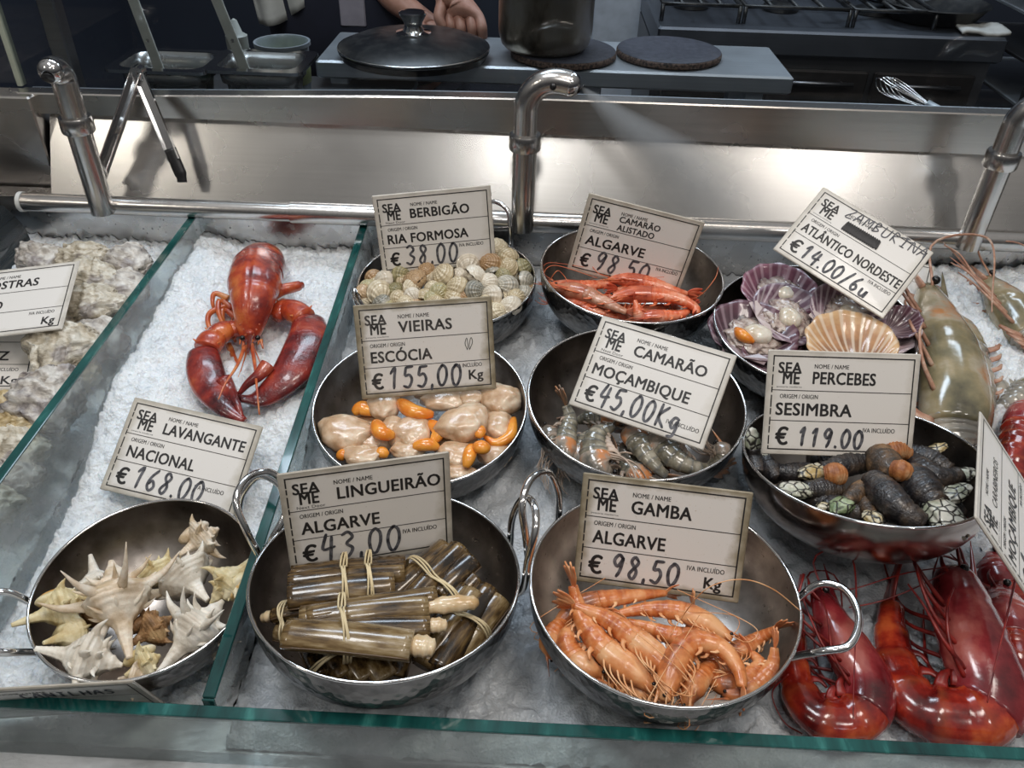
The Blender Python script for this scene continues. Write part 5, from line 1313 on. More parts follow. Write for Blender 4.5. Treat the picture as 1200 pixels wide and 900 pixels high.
CK = [shell_mat('cockle_cream', [(.3, (.38,.29,.16)), (.5, (.62,.51,.33)), (.7, (.76,.68,.52))], (.32,.22,.1)),
      shell_mat('cockle_white', [(.3, (.52,.44,.33)), (.6, (.74,.67,.55))], (.5,.4,.28)),
      shell_mat('cockle_tan', [(.3, (.28,.15,.06)), (.5, (.48,.31,.16)), (.7, (.66,.5,.32))], (.3,.17,.08)),
      shell_mat('cockle_olive', [(.3, (.17,.15,.07)), (.5, (.37,.32,.16)), (.7, (.55,.48,.28))], (.16,.15,.09)),
      shell_mat('cockle_grey', [(.3, (.12,.12,.10)), (.5, (.33,.31,.25)), (.7, (.58,.52,.42))], (.09,.09,.08))]
CKN = ['cream', 'white', 'tan brown', 'olive', 'grey']
_vm = {}
def cockle_parts(ci):
    if ci in _vm: return _vm[ci]
    vs, fs, uv = fan_valve(1.0, .72, 22, .03, 88, 14, pw=.5)
    out = []
    for s in (1, -1):
        mb = MB(); mb.add([V(v.x*.95, v.y-1.0, s*(v.z+.01)) for v in vs], fs, uv)
        me_o = mb.build('valve', CK[ci]); out.append(me_o.data); bpy.data.objects.remove(me_o)
    _vm[ci] = out; return out
# (px, py, radius in px, colour, lift)
CP = [(498,306,11,3,10),(530,305,11,2,9),(583,292,12,0,12),(569,299,11,2,10),(575,309,11,2,12),(595,303,11,0,10),(595,315,11,0,9),(611,315,10,3,6),
(615,330,11,4,4),(438,326,9,2,4),(451,329,11,1,6),(470,322,11,3,8),(459,318,10,2,5),(486,329,13,2,10),(500,318,9,2,10),(520,323,12,0,14),(521,312,10,0,9),
(549,311,12,1,12),(557,323,12,1,15),(538,324,9,1,12),(577,317,8,4,9),(572,332,10,1,11),(594,336,12,4,8),(613,345,10,4,2),(536,337,12,0,13),(506,337,8,0,10),
(515,343,10,3,10),(482,338,10,0,8),(484,347,9,1,8),(432,338,9,3,3),(445,343,13,0,6),(463,341,9,3,6),(467,350,9,0,6),(498,347,9,0,8),(507,350,9,3,8),(555,342,11,4,11),
(577,348,12,1,9),(598,359,12,1,6),(605,349,10,0,4),(581,366,11,0,6),(532,348,10,0,9),(544,347,9,2,9),(426,344,9,2,1),(569,357,10,0,8),
(448,355,10,4,4),(510,358,11,0,7),(535,360,11,1,7),(556,360,10,0,7),(476,358,10,0,5),(440,334,8,0,1),(604,326,9,0,2),(548,333,9,2,9),(489,357,9,2,4),(590,348,9,0,3),(454,362,10,3,2),(617,337,8,2,1),(524,334,8,2,7),(566,344,8,0,6),(473,332,9,0,5),(510,328,9,0,7),(590,324,9,3,7),(430,352,9,0,1)]
def place_cockles():
    b = B['berb']
    info = []
    for i, (px, py, rp, ci, lift) in enumerate(CP):
        p = b.S(px, py, lift*.0016, .009); info.append([i, px, py, rp, ci, p])
    # labels: colour plus rank within rows counted from the left
    rows = {}
    for q in info:
        rw = 0 if q[2] < 313 else 1 if q[2] < 325 else 2 if q[2] < 335 else 3 if q[2] < 346 else 4
        rows.setdefault(rw, []).append(q)
    rn = ['back row', 'second row', 'third row', 'fourth row', 'front row']
    ordn = ['first','second','third','fourth','fifth','sixth','seventh','eighth','ninth','tenth','eleventh','twelfth','thirteenth','fourteenth','fifteenth','sixteenth','seventeenth','eighteenth','nineteenth','twentieth']
    rs = random.Random(4)
    for rw, qs in rows.items():
        qs.sort(key=lambda q: q[1])
        for k, (i, px, py, rp, ci, p) in enumerate(qs):
            r = rp*pxlen(p)*1.2
            root = thing('cockle', '%s ribbed cockle, %s from the left in the %s of the heap' % (CKN[ci], ordn[k], rn[rw]), 'cockle', p, 'cockles heaped in the back bowl')
            nrm = V(rs.uniform(-.7, .7), rs.uniform(-1.0, .2), rs.uniform(.4, 1)).normalized()
            Y = V(rs.uniform(-1, 1), rs.uniform(-1, 1), rs.uniform(-.4, .6)); Y = (Y-nrm*Y.dot(nrm)).normalized(); X = Y.cross(nrm)
            gape = .05 if i % 7 else .22
            for s, me in zip((1, -1), cockle_parts(ci)):
                o = bpy.data.objects.new('valve', me); COL.objects.link(o); o.parent = root
                mt = Matrix((X, Y, nrm)).transposed().to_4x4()
                hinge = Matrix.Translation(V(0,-1,0)) @ Matrix.Rotation(s*gape, 4, 'X') @ Matrix.Translation(V(0,1,0))
                o.matrix_local = mt @ Matrix.Scale(r, 4) @ hinge
place_cockles()

# ------------------------------------------------------------------ scallops on the half shell
def zshell(nm, inner, rim):
    n = N(nm); sx = n.n('SeparateXYZ'); n.l(n.tc.outputs['UV'], sx.inputs[0])
    w = n.math('PINGPONG', n.math('MULTIPLY', sx.outputs[0], 21), .5)
    d = n.math('ADD', n.math('MULTIPLY', n.noise(70, 4), .5), n.math('MULTIPLY', sx.outputs[1], .62))
    c = n.ramp(d, [(.35, inner[0]), (.58, inner[1]), (.72, rim[0]), (.86, rim[1])])
    c = n.mix(n.math('MULTIPLY', n.ramp(w, [(.25, (0,0,0)), (.4, (1,1,1))]), .55), c, rim[2])
    n.set(base=c, rough=.28, coat=.5); return n.m
ZM = [zshell('purple_shell', ((.5,.38,.36), (.30,.16,.18)), ((.13,.045,.075), (.24,.09,.13), (.52,.36,.40))),
      zshell('violet_white_shell', ((.6,.5,.48), (.33,.23,.26)), ((.12,.06,.09), (.26,.17,.21), (.66,.57,.6))),
      zshell('dark_plum_shell', ((.28,.2,.2), (.10,.06,.07)), ((.07,.035,.045), (.12,.05,.07), (.34,.24,.27))),
      zshell('golden_shell', ((.55,.4,.26), (.30,.15,.08)), ((.50,.26,.12), (.66,.42,.22), (.84,.74,.6))),
      zshell('pink_white_shell', ((.7,.58,.5), (.5,.36,.36)), ((.62,.5,.52), (.75,.66,.68), (.4,.26,.32)))]
M['zmeat'] = organic('small_scallop_meat', [(.3, (.62,.52,.38)), (.7, (.84,.78,.68))], 80, .2, .2, 260, .0006, .25, .6)
M['mantle'] = organic('scallop_mantle', [(.35, (.28,.2,.18)), (.55, (.5,.4,.34)), (.75, (.62,.55,.5))], 120, .2, .4, 300, .0012, .1, .6)
def half_shell(label, cx, cy, rp, rot, mi, tilt=(0,0), h=.004, meat=True, roe_=False, seed=1, hide_front=False):
    b = B['zamb']; p = b.S(cx, cy, h, .012); k = pxlen(p); R = rp*k*1.13
    X = (RGT-b.n*RGT.dot(b.n)).normalized(); Yb = b.n.cross(X)
    nn = (b.n+X*tilt[0]+Yb*tilt[1]).normalized()
    a = math.radians(rot); Y = X*math.sin(a)+Yb*math.cos(a); Y = (Y-nn*Y.dot(nn)).normalized(); X = Y.cross(nn)
    root = thing('half_shell_scallop', label, 'scallop', p, 'scallops on the half shell')
    vs, fs, uv = fan_valve(R, R*.34, 20, R*.022, 84, 16, scal=.022, pw=1.0)
    T = lambda v, dz=0: p+X*v.x*1.02+Y*(v.y-R)+nn*(-v.z+R*.12+dz)
    o = MB().add([T(v) for v in vs], fs, uv).build('shell', ZM[mi], root, recalc=False); sd = o.modifiers.new('t', 'SOLIDIFY'); sd.thickness = .0011; sd.offset = 0
    mb = MB()
    for s in (-1, 1): mb.add([T(V(0, R*.02, 0)), T(V(s*R*.5, -R*.02, 0)), T(V(s*R*.55, R*.22, 0)), T(V(s*R*.3, R*.3, R*.03))], [[0,1,2,3]] if s > 0 else [[3,2,1,0]])
    o = mb.build('hinge_ears', ZM[mi], root, smooth=False, recalc=False); o.modifiers.new('t', 'SOLIDIFY').thickness = .001
    if meat:
        q = p+Y*(-.05*R)-nn*R*.04
        MB().blob(q+X*R*.05, (X*R*.66, Y*R*.58, nn*R*.10), 4, .35, 4, seed).build('mantle', M['mantle'], root)
        MB().blob(q+X*R*.12+nn*R*.10, (X*R*.36, Y*R*.30, nn*R*.2), 3, .12, 2, seed+1).build('meat', M['zmeat'], root)
        if roe_:
            pts = [q-X*R*.42-Y*R*.05+nn*R*.11, q-X*R*.2-Y*R*.28+nn*R*.17, q+X*R*.12-Y*R*.34+nn*R*.14]
            MB().sweep(pts, lambda u: max(.0008, R*.15*math.sin(PI*(.1+.82*u))), n=16, seg=12).build('roe', M['roe'], root)
half_shell('purple pink half shell scallop at the back left of its bowl', 913, 342, 36, 10, 0, (.05,-.25), .010, seed=2)
half_shell('violet white half shell scallop in the middle left, lying below the purple one', 925, 370, 38, 80, 1, (.1,-.2), .008, seed=3)
half_shell('dark plum half shell scallop with bright orange roe at the front left', 882, 390, 42, 25, 2, (.05,-.15), .006, roe_=True, seed=4)
half_shell('half shell scallop with dark ray pattern below the tilted sign', 994, 366, 36, 60, 1, (-.1,-.35), .014, roe_=False, seed=5)
half_shell('golden half shell scallop at the front behind the PERCEBES sign', 996, 402, 42, 0, 3, (0,-.15), .016, meat=False, seed=6)
half_shell('pinkish white half shell scallop at the right of its bowl', 1042, 388, 28, 40, 4, (-.3,-.3), .004, meat=False, seed=7)
half_shell('small dark half shell scallop tucked at the right rim', 1056, 378, 20, 70, 2, (-.4,-.2), .006, meat=False, seed=8)
half_shell('plum half shell scallop deep at the front left rim', 905, 415, 30, -20, 2, (.1,-.1), -.004, meat=False, seed=9)
half_shell('half shell scallop deep in the middle of the bowl', 950, 392, 32, 20, 2, (0,-.1), -.016, meat=True, seed=10)

# ------------------------------------------------------------------ goose barnacles
M['stalk'] = organic('barnacle_stalk', [(.35, (.012,.011,.013)), (.55, (.035,.028,.026)), (.75, (.085,.06,.042))], 80, .35, .7, 420, .0016, coat=.35)
M['stalk_brown'] = organic('barnacle_stalk_brown', [(.35, (.04,.028,.02)), (.55, (.11,.065,.035)), (.75, (.24,.14,.07))], 80, .45, .7, 420, .0016, coat=.2)
M['stalk_orange'] = organic('barnacle_orange', [(.35, (.25,.08,.025)), (.55, (.42,.16,.05)), (.75, (.5,.28,.14))], 70, .4, .5, 350, .0014)
def plate_mat(nm, stops):
    n = N(nm); v = n.n('TexVoronoi'); v.feature = 'DISTANCE_TO_EDGE'; v.inputs['Scale'].default_value = 115; n.l(n.tc.outputs['Object'], v.inputs['Vector'])
    c = n.ramp(n.noise(90, 4), stops); k = n.ramp(v.outputs['Distance'], [(.03, (0,0,0)), (.10, (1,1,1))])
    n.set(base=n.mix(k, (.018,.015,.013), c), rough=.32, coat=.3); n.bump(k, .5, .0012); return n.m
M['plate'] = plate_mat('barnacle_plate', [(.38, (.34,.36,.26)), (.5, (.52,.52,.42)), (.62, (.70,.67,.58))])
M['plate_yellow'] = plate_mat('barnacle_plate_yellow', [(.38, (.42,.30,.12)), (.5, (.60,.52,.34)), (.62, (.70,.66,.54))])
M['plate_green'] = plate_mat('barnacle_plate_green', [(.38, (.12,.18,.08)), (.62, (.38,.44,.27))])
M['plate_red'] = organic('barnacle_plate_red', [(.4, (.62,.5,.45)), (.6, (.4,.03,.04))], 160, .3, .2)
def percebe(label, stalk, rp, capdir=None, cap='plate', caps=1.0, mat='stalk', seed=1):
    """stalk: pixel path from base to the plated end (px, py, dh); rp radius px"""
    b = B['perc']; W = [b.S(x, y, h, .012) for x, y, h in stalk]; k = pxlen(W[0]); r = rp*k*1.2
    if len(W) == 2: W = [W[0], (W[0]+W[1])/2+b.n*.002, W[1]]
    root = thing('goose_barnacle', label, 'goose barnacle', W[1], 'goose barnacles in their bowl')
    mb = MB(); n_ = 34
    def rad(u):
        w = 1+.045*math.sin(u*70)+.10*noise.noise(V(u*6, seed, 0))
        return r*w*(.78+.3*math.sin(PI*min(1, u*1.1)))
    mb.sweep(W, rad, n=n_, seg=16).build('stalk', M[mat], root)
    if cap:
        d = (W[-1]-W[-2]).normalized()
        sd = d.cross(b.n).normalized(); u_ = sd.cross(d)
        c = W[-1]+d*r*.9*caps; s = r*1.05*caps
        MB().blob(c, (d*s*1.4, sd*s*.92, u_*s*.5), 4, .2, 2.2, seed, lambda v: V(v.x, v.y*(1-.28*max(0, v.x)), v.z*(1-.2*max(0, v.x)))).build('head', M[cap], root)
percebe('dark goose barnacle with white and red tipped end at the back', [(962,540,.008),(985,532,.014),(1016,520,.022)], 10, cap='plate_red', caps=.85, seed=1)
percebe('long dark goose barnacle lying level with a pale yellow plated head at the left', [(1022,538,.010),(990,545,.012),(964,551,.012)], 11, cap='plate_yellow', caps=1.05, seed=2)
percebe('dark goose barnacle at the back left wall under the sign', [(950,552,.002),(930,555,.004),(912,552,.006)], 10, cap=None, seed=3)
percebe('goose barnacle pointing left with a white plated head at the front left rim', [(985,574,.004),(962,574,.006),(944,574,.008)], 11, cap='plate', caps=1.15, seed=4)
percebe('goose barnacle standing at the left wall with a green tipped head', [(888,556,.0),(884,538,.006),(883,526,.012)], 9, cap='plate', caps=1.0, seed=5)
percebe('dark goose barnacle beside the left wall one, head hidden under the sign', [(910,562,.0),(902,548,.004),(897,538,.008)], 9, cap='plate_yellow', caps=.7, seed=6)
percebe('long dark goose barnacle stretching to the right wall', [(1068,540,.012),(1092,560,.012),(1110,562,.010),(1122,558,.010)], 12, cap='plate', caps=.8, seed=7)
percebe('thick dark goose barnacle with big green white head at the front right', [(1066,556,.014),(1080,574,.014),(1096,592,.012)], 17, cap='plate', caps=1.05, seed=8)
percebe('thick dark goose barnacle slanting down across the bowl centre', [(1022,562,.014),(1044,588,.014),(1066,606,.010),(1078,614,.006)], 15, cap=None, seed=9)
percebe('brown goose barnacle with green head pointing to the front', [(1016,568,.008),(1002,580,.008),(992,588,.008)], 9, cap='plate_green', caps=1.2, mat='stalk_brown', seed=10)
percebe('short goose barnacle with yellow head at the front rim', [(1012,584,.004),(1015,594,.004),(1020,602,.006)], 8, cap='plate_yellow', caps=1.2, mat='stalk_brown', seed=11)
percebe('small goose barnacle with pale head low at the front left', [(984,586,.0),(974,590,.002),(968,592,.004)], 7, cap='plate_yellow', caps=.9, seed=12)
percebe('dark goose barnacle along the back right of the pile', [(1060,530,.010),(1090,540,.010),(1112,552,.008)], 11, cap='plate', caps=.7, seed=13)
percebe('goose barnacle at the very back with a pale cream head', [(1066,540,.004),(1078,534,.006),(1088,530,.010)], 7, cap='plate_yellow', caps=1.1, seed=14)
percebe('goose barnacle at the right wall with mosaic plated head', [(1088,592,.004),(1100,588,.008),(1108,584,.010)], 11, cap='plate', caps=1.0, seed=15)
percebe('brown goose barnacle base with orange blotch left of centre', [(986,558,.014),(976,556,.017),(966,557,.015)], 11, cap=None, mat='stalk_orange', seed=16)
percebe('brown fuzzy goose barnacle clump base in the middle', [(1026,532,.014),(1040,548,.018),(1054,562,.016)], 15, cap=None, mat='stalk_brown', seed=17)
percebe('bright orange goose barnacle base in the centre of the pile', [(1046,550,.024),(1056,552,.026),(1064,556,.022)], 10, cap=None, mat='stalk_orange', seed=18)
percebe('orange brown goose barnacle base at the top of the pile', [(1034,532,.020),(1050,528,.022),(1064,532,.018)], 10, cap=None, mat='stalk_orange', seed=19)
percebe('brown goose barnacle with fuzzy skin right of the centre', [(1060,554,.014),(1082,566,.016),(1096,578,.014)], 13, cap=None, mat='stalk_brown', seed=20)
percebe('goose barnacle lying deep at the front with dark stalk', [(940,580,-.002),(985,596,-.002),(1030,606,-.002)], 11, cap='plate', caps=.6, seed=21)
percebe('goose barnacle lying deep at the right with dark stalk', [(1060,600,-.004),(1100,606,-.002),(1124,598,.0)], 12, cap=None, seed=22)
percebe('goose barnacle lying deep at the back with dark stalk', [(950,540,-.004),(1000,536,-.004),(1100,536,-.004)], 12, cap=None, seed=23)

# ------------------------------------------------------------------ spiny sea snails
SNM = [organic('snail_cream', [(.3, (.55,.42,.27)), (.5, (.72,.60,.46)), (.72, (.82,.74,.62))], 70, .45, .5, 260, .0014, .08),
       organic('snail_white', [(.3, (.62,.55,.45)), (.5, (.76,.70,.6)), (.72, (.85,.81,.73))], 70, .45, .5, 260, .0014, .08),
       organic('snail_yellow', [(.3, (.55,.42,.2)), (.5, (.68,.58,.34)), (.72, (.78,.7,.5))], 70, .4, .5, 260, .0014, .08),
       organic('snail_brown', [(.3, (.16,.085,.035)), (.5, (.36,.2,.09)), (.72, (.55,.38,.2))], 70, .5, .7, 260, .0018)]
M['aperture'] = organic('snail_aperture', [(.3, (.6,.3,.07)), (.7, (.75,.5,.2))], 60, .25, .2, coat=.5)
M['aperture_dark'] = organic('snail_aperture_dark', [(.3, (.06,.03,.018)), (.7, (.22,.12,.07))], 60, .3, .2, coat=.5)
def murex(label, apex, tip, rp, mi, roll=0, ap=None, seed=1, nsp=7, splen=.75):
    """apex and tip: (px, py, dh) of spire end and canal end; rp body radius px"""
    b = B['canil']; A, T = b.S(*apex, .01), b.S(*tip, .01); k = pxlen(A); r = rp*k*1.32
    A, T = A.lerp(T, -.12), A.lerp(T, 1.1)
    d = (T-A).normalized(); L = (T-A).length
    root = thing('spiny_sea_snail', label, 'sea snail', A.lerp(T, .35), 'spiny sea snails in the small bowl')
    e1 = (b.n-d*b.n.dot(d)).normalized(); e2 = d.cross(e1)
    rs = random.Random(seed)
    prof = []
    n_ = 60
    for i in range(n_+1):
        u = i/n_
        # spire whorls, body whorl, long canal
        if u < .28:
            w = .08+.55*(u/.28)**1.1; w *= 1-.16*abs(math.sin(u/.28*PI*2.5))
        elif u < .42: w = .63+.37*math.sin((u-.28)/.14*PI/2)
        elif u < .66: w = 1-.70*((u-.42)/.24)**1.15
        else: w = .30-.20*((u-.66)/.34)**.8
        prof.append((max(.0004, r*w*(1+.03*math.sin(u*115))), u*L))
    mb = MB(); mb.lathe(prof, A, d, 36, e1=e1)
    # three raised ridges carrying spines
    for v in mb.v:
        q = v-A; ax = d*q.dot(d); ra = q-ax; ln = ra.length
        if ln > 1e-6:
            an = math.atan2(ra.dot(e2), ra.dot(e1))-roll
            bump = max(0, math.cos(an*nsp/2.0))**6
            wv = 1+.14*bump+.10*noise.noise(v*140)
            v.xyz = A+ax+ra*wv
    for row, (u0, lw, ln) in enumerate(((.40, .17, splen), (.27, .12, splen*.6), (.54, .10, splen*.45))):
        for j in range(nsp):
            an = roll+2*PI*j/nsp*1.0+row*.15
            o = e1*math.cos(an)+e2*math.sin(an)
            if o.dot(b.n) < -.75: continue
            base = A+d*L*u0+o*r*(.82 if row == 0 else .52 if row == 1 else .5)
            ll = r*ln*rs.uniform(.7, 1.25)*2*.62
            mb.sweep([base, base+o*ll*.55-d*ll*.12, base+o*ll-d*ll*.42], lambda u, lw=lw: (r*lw*1.35*(1-u*.93), r*lw*(1-u*.93)), side=d, n=9, seg=8)
    mb.build('shell', SNM[mi], root)
    if ap is not None:
        o = e1*math.cos(ap)+e2*math.sin(ap); s = d.cross(o)
        q = A+d*L*.47+o*r*.62
        MB().blob(q, (d*r*.85, s*r*.52, o*r*.34), 3, .08, 2, seed).build('aperture_lip', SNM[mi], root)
        MB().blob(q+o*r*.20, (d*r*.62, s*r*.34, o*r*.2), 3).build('aperture', M['aperture' if mi != 3 and seed % 2 == 0 else 'aperture_dark'], root)
murex('pale yellow spiny snail with its long canal over the left rim', (106,703,.012), (22,730,.022), 19, 2, .4, 1.2, 2, splen=.4)
murex('cream spiny snail standing at the back left of the pile', (118,705,.006), (107,655,.018), 17, 1, .3, None, 3)
murex('big cream spiny snail with long spines on top of the pile', (132,668,.030), (150,762,.014), 27, 0, .5, None, 5, splen=1.05)
murex('white spiny snail with sharp spines at the right of the pile', (254,712,.014), (190,784,.012), 24, 1, .2, None, 7, splen=1.0)
murex('pinkish cream spiny snail behind the white sharp spined one', (204,662,.010), (240,700,.006), 24, 1, .9, None, 9, splen=.4)
murex('spiny snail with wide yellow aperture at the right wall', (252,702,.010), (298,653,.024), 19, 2, .2, 1.3, 10, splen=.5)
murex('spiny snail with dark aperture leaning on the back right wall', (252,622,.012), (214,648,.010), 17, 0, .7, 1.4, 11, splen=.5)
murex('cream spiny snail at the front left with its canal pointing left', (134,778,.010), (50,762,.012), 24, 1, .6, None, 13, splen=.8)
murex('brown orange spiny snail deep in the middle of the pile', (196,726,.004), (152,756,.006), 17, 3, .2, 1.3, 16, splen=.5)
murex('spiny snail showing a dark spiral aperture at the front middle', (184,770,.008), (150,790,.006), 17, 2, .3, 1.5, 15, splen=.4)
murex('dark brown spiny snail behind the big top one', (108,702,.004), (134,734,.006), 16, 3, .4, None, 17, splen=.4)
murex('tan spiny snail at the back middle of the pile', (176,662,.006), (200,690,.004), 17, 2, 1.0, None, 19, splen=.5)
murex('cream spiny snail half hidden at the front rim', (176,796,.004), (142,796,.002), 16, 0, .3, None, 21, splen=.5)
murex('cream spiny snail low between the white one and the right wall', (262,745,.0), (222,770,.0), 19, 0, .1, None, 23, splen=.5)
murex('tan spiny snail low at the left under the yellow one', (100,740,.0), (56,752,.0), 17, 2, .1, None, 25, splen=.4)

# ------------------------------------------------------------------ oysters
OM = []
for i, st in enumerate(([(.25, (.16,.13,.09)), (.42, (.46,.4,.3)), (.58, (.68,.63,.53)), (.75, (.8,.78,.7))], [(.25, (.14,.12,.12)), (.42, (.42,.38,.34)), (.58, (.66,.62,.56)), (.75, (.82,.8,.76))], [(.25, (.22,.15,.06)), (.42, (.48,.36,.18)), (.58, (.64,.54,.36)), (.75, (.76,.7,.58))])):
    n = N('oyster_shell_%s' % ('cream', 'grey', 'ochre')[i]); f = n.noise(42, 7, rough=.62); v = n.noise(1, 4, n.map((35, 35, 160)))
    c = n.ramp(n.math('ADD', n.math('MULTIPLY', f, .65), n.math('MULTIPLY', v, .35)), [(.5+(p_-.5)*.5, q_) for p_, q_ in st])
    pk = n.ramp(n.noise(26, 3), [(.57, (0,0,0)), (.63, (1,1,1))]); c = n.mix(n.math('MULTIPLY', pk, .6), c, (.13,.1,.12))
    n.set(base=c, rough=.5, coat=.2, cr=.3); n.bump(n.math('ADD', n.math('MULTIPLY', v, 1.2), f), .8, .0035); OM.append(n.m)
def oyster(label, cx, cy, rx, ry, rot, h, mi, seed, tilt=(0, 0)):
    p = at(cx, cy, h); k = pxlen(p)
    nn = V(tilt[0], -SLOPE+tilt[1]-.35, 1).normalized()
    X = (RGT-nn*RGT.dot(nn)).normalized(); Y = nn.cross(X); a = math.radians(rot)
    A = X*math.cos(a)+Y*math.sin(a); C_ = nn.cross(A)
    root = thing('oyster', label, 'oyster', p, 'oysters on the ice at the left')
    off = V(seed*2.3, seed*5.1, seed*.7)
    for s, th in ((1, .34), (-1, .42)):
        def fn(v, s=s):
            r0 = 1+.26*noise.noise(V(v.x*1.3, v.y*1.3, 0)+off)+.16*noise.noise(V(v.x*3.4, v.y*3.4, 0)+off)+.09*noise.noise(V(v.x*8, v.y*8, 0)+off)
            taper = 1-.22*v.x
            zz = v.z if v.z*s > 0 else v.z*.12
            lay = .10*math.sin(15*(v.x+.4*v.y*v.y)+3*noise.noise(v*2+off))*(1 if v.z*s > 0 else 0)
            return V(v.x*r0, v.y*r0*taper, zz+s*(lay+.34*noise.noise(v*2.2+off)*abs(v.z)+.26*noise.noise(v*5+off)*abs(v.z)+.12*noise.noise(v*12+off)))
        sc = 1.0 if s > 0 else 1.04
        MB().blob(p, (A*rx*k*sc, C_*ry*k*1.12*sc, nn*(rx+ry)*.5*k*th*1.8), 5 if rx > 26 else 4, 0, 1, seed, fn).build('upper_valve' if s > 0 else 'lower_valve', OM[mi], root)
OY = [('striped grey oyster at the back left beside the dark glass end', 44, 302, 27, 16, 160, .085, 1),
 ('pale oyster at the back behind the upper sign', 96, 301, 28, 15, 10, .085, 0),
 ('brown grey oyster standing at the back right against the divider', 151, 305, 21, 21, 60, .085, 1),
 ('white oyster above the corner of the upper sign', 112, 325, 31, 18, -20, .082, 0),
 ('grey brown ridged oyster at the divider, below the standing one', 142, 336, 21, 23, 80, .075, 1),
 ('cream oyster right of the upper sign', 105, 357, 33, 22, 5, .075, 0),
 ('dark edged oyster tucked behind the upper sign', 86, 336, 20, 12, 0, .076, 1),
 ('wide cream oyster right of the lower sign', 74, 406, 38, 29, 25, .070, 0),
 ('grey oyster squeezed between the wide cream one and the divider', 118, 396, 22, 27, 60, .062, 1),
 ('large purple flecked oyster at the lower right beside the divider', 55, 467, 38, 34, 60, .066, 1),
 ('dark brown oyster under the lower sign', 8, 478, 20, 18, 0, .060, 2),
 ('ochre yellow oyster below the lower sign', 18, 500, 26, 15, 10, .056, 2),
 ('ribbed white oyster at the left photo edge', 18, 527, 32, 21, 5, .052, 0),
 ('grey brown oyster at the bottom of the heap by the divider', 14, 560, 30, 19, 10, .046, 1),
 ('pale oyster lowest in the heap behind the divider', -8, 590, 34, 20, 0, .046, 0),
 ('oyster lying deep between the cream ones', 84, 440, 30, 22, 40, .045, 2),
 ('oyster lying deep below the standing one', 128, 365, 22, 18, 40, .055, 1)]
for i, (lb, cx, cy, rx, ry, rot, h, mi) in enumerate(OY): oyster(lb, cx, cy, rx*1.12, ry*1.15, rot, h, mi, i+1)

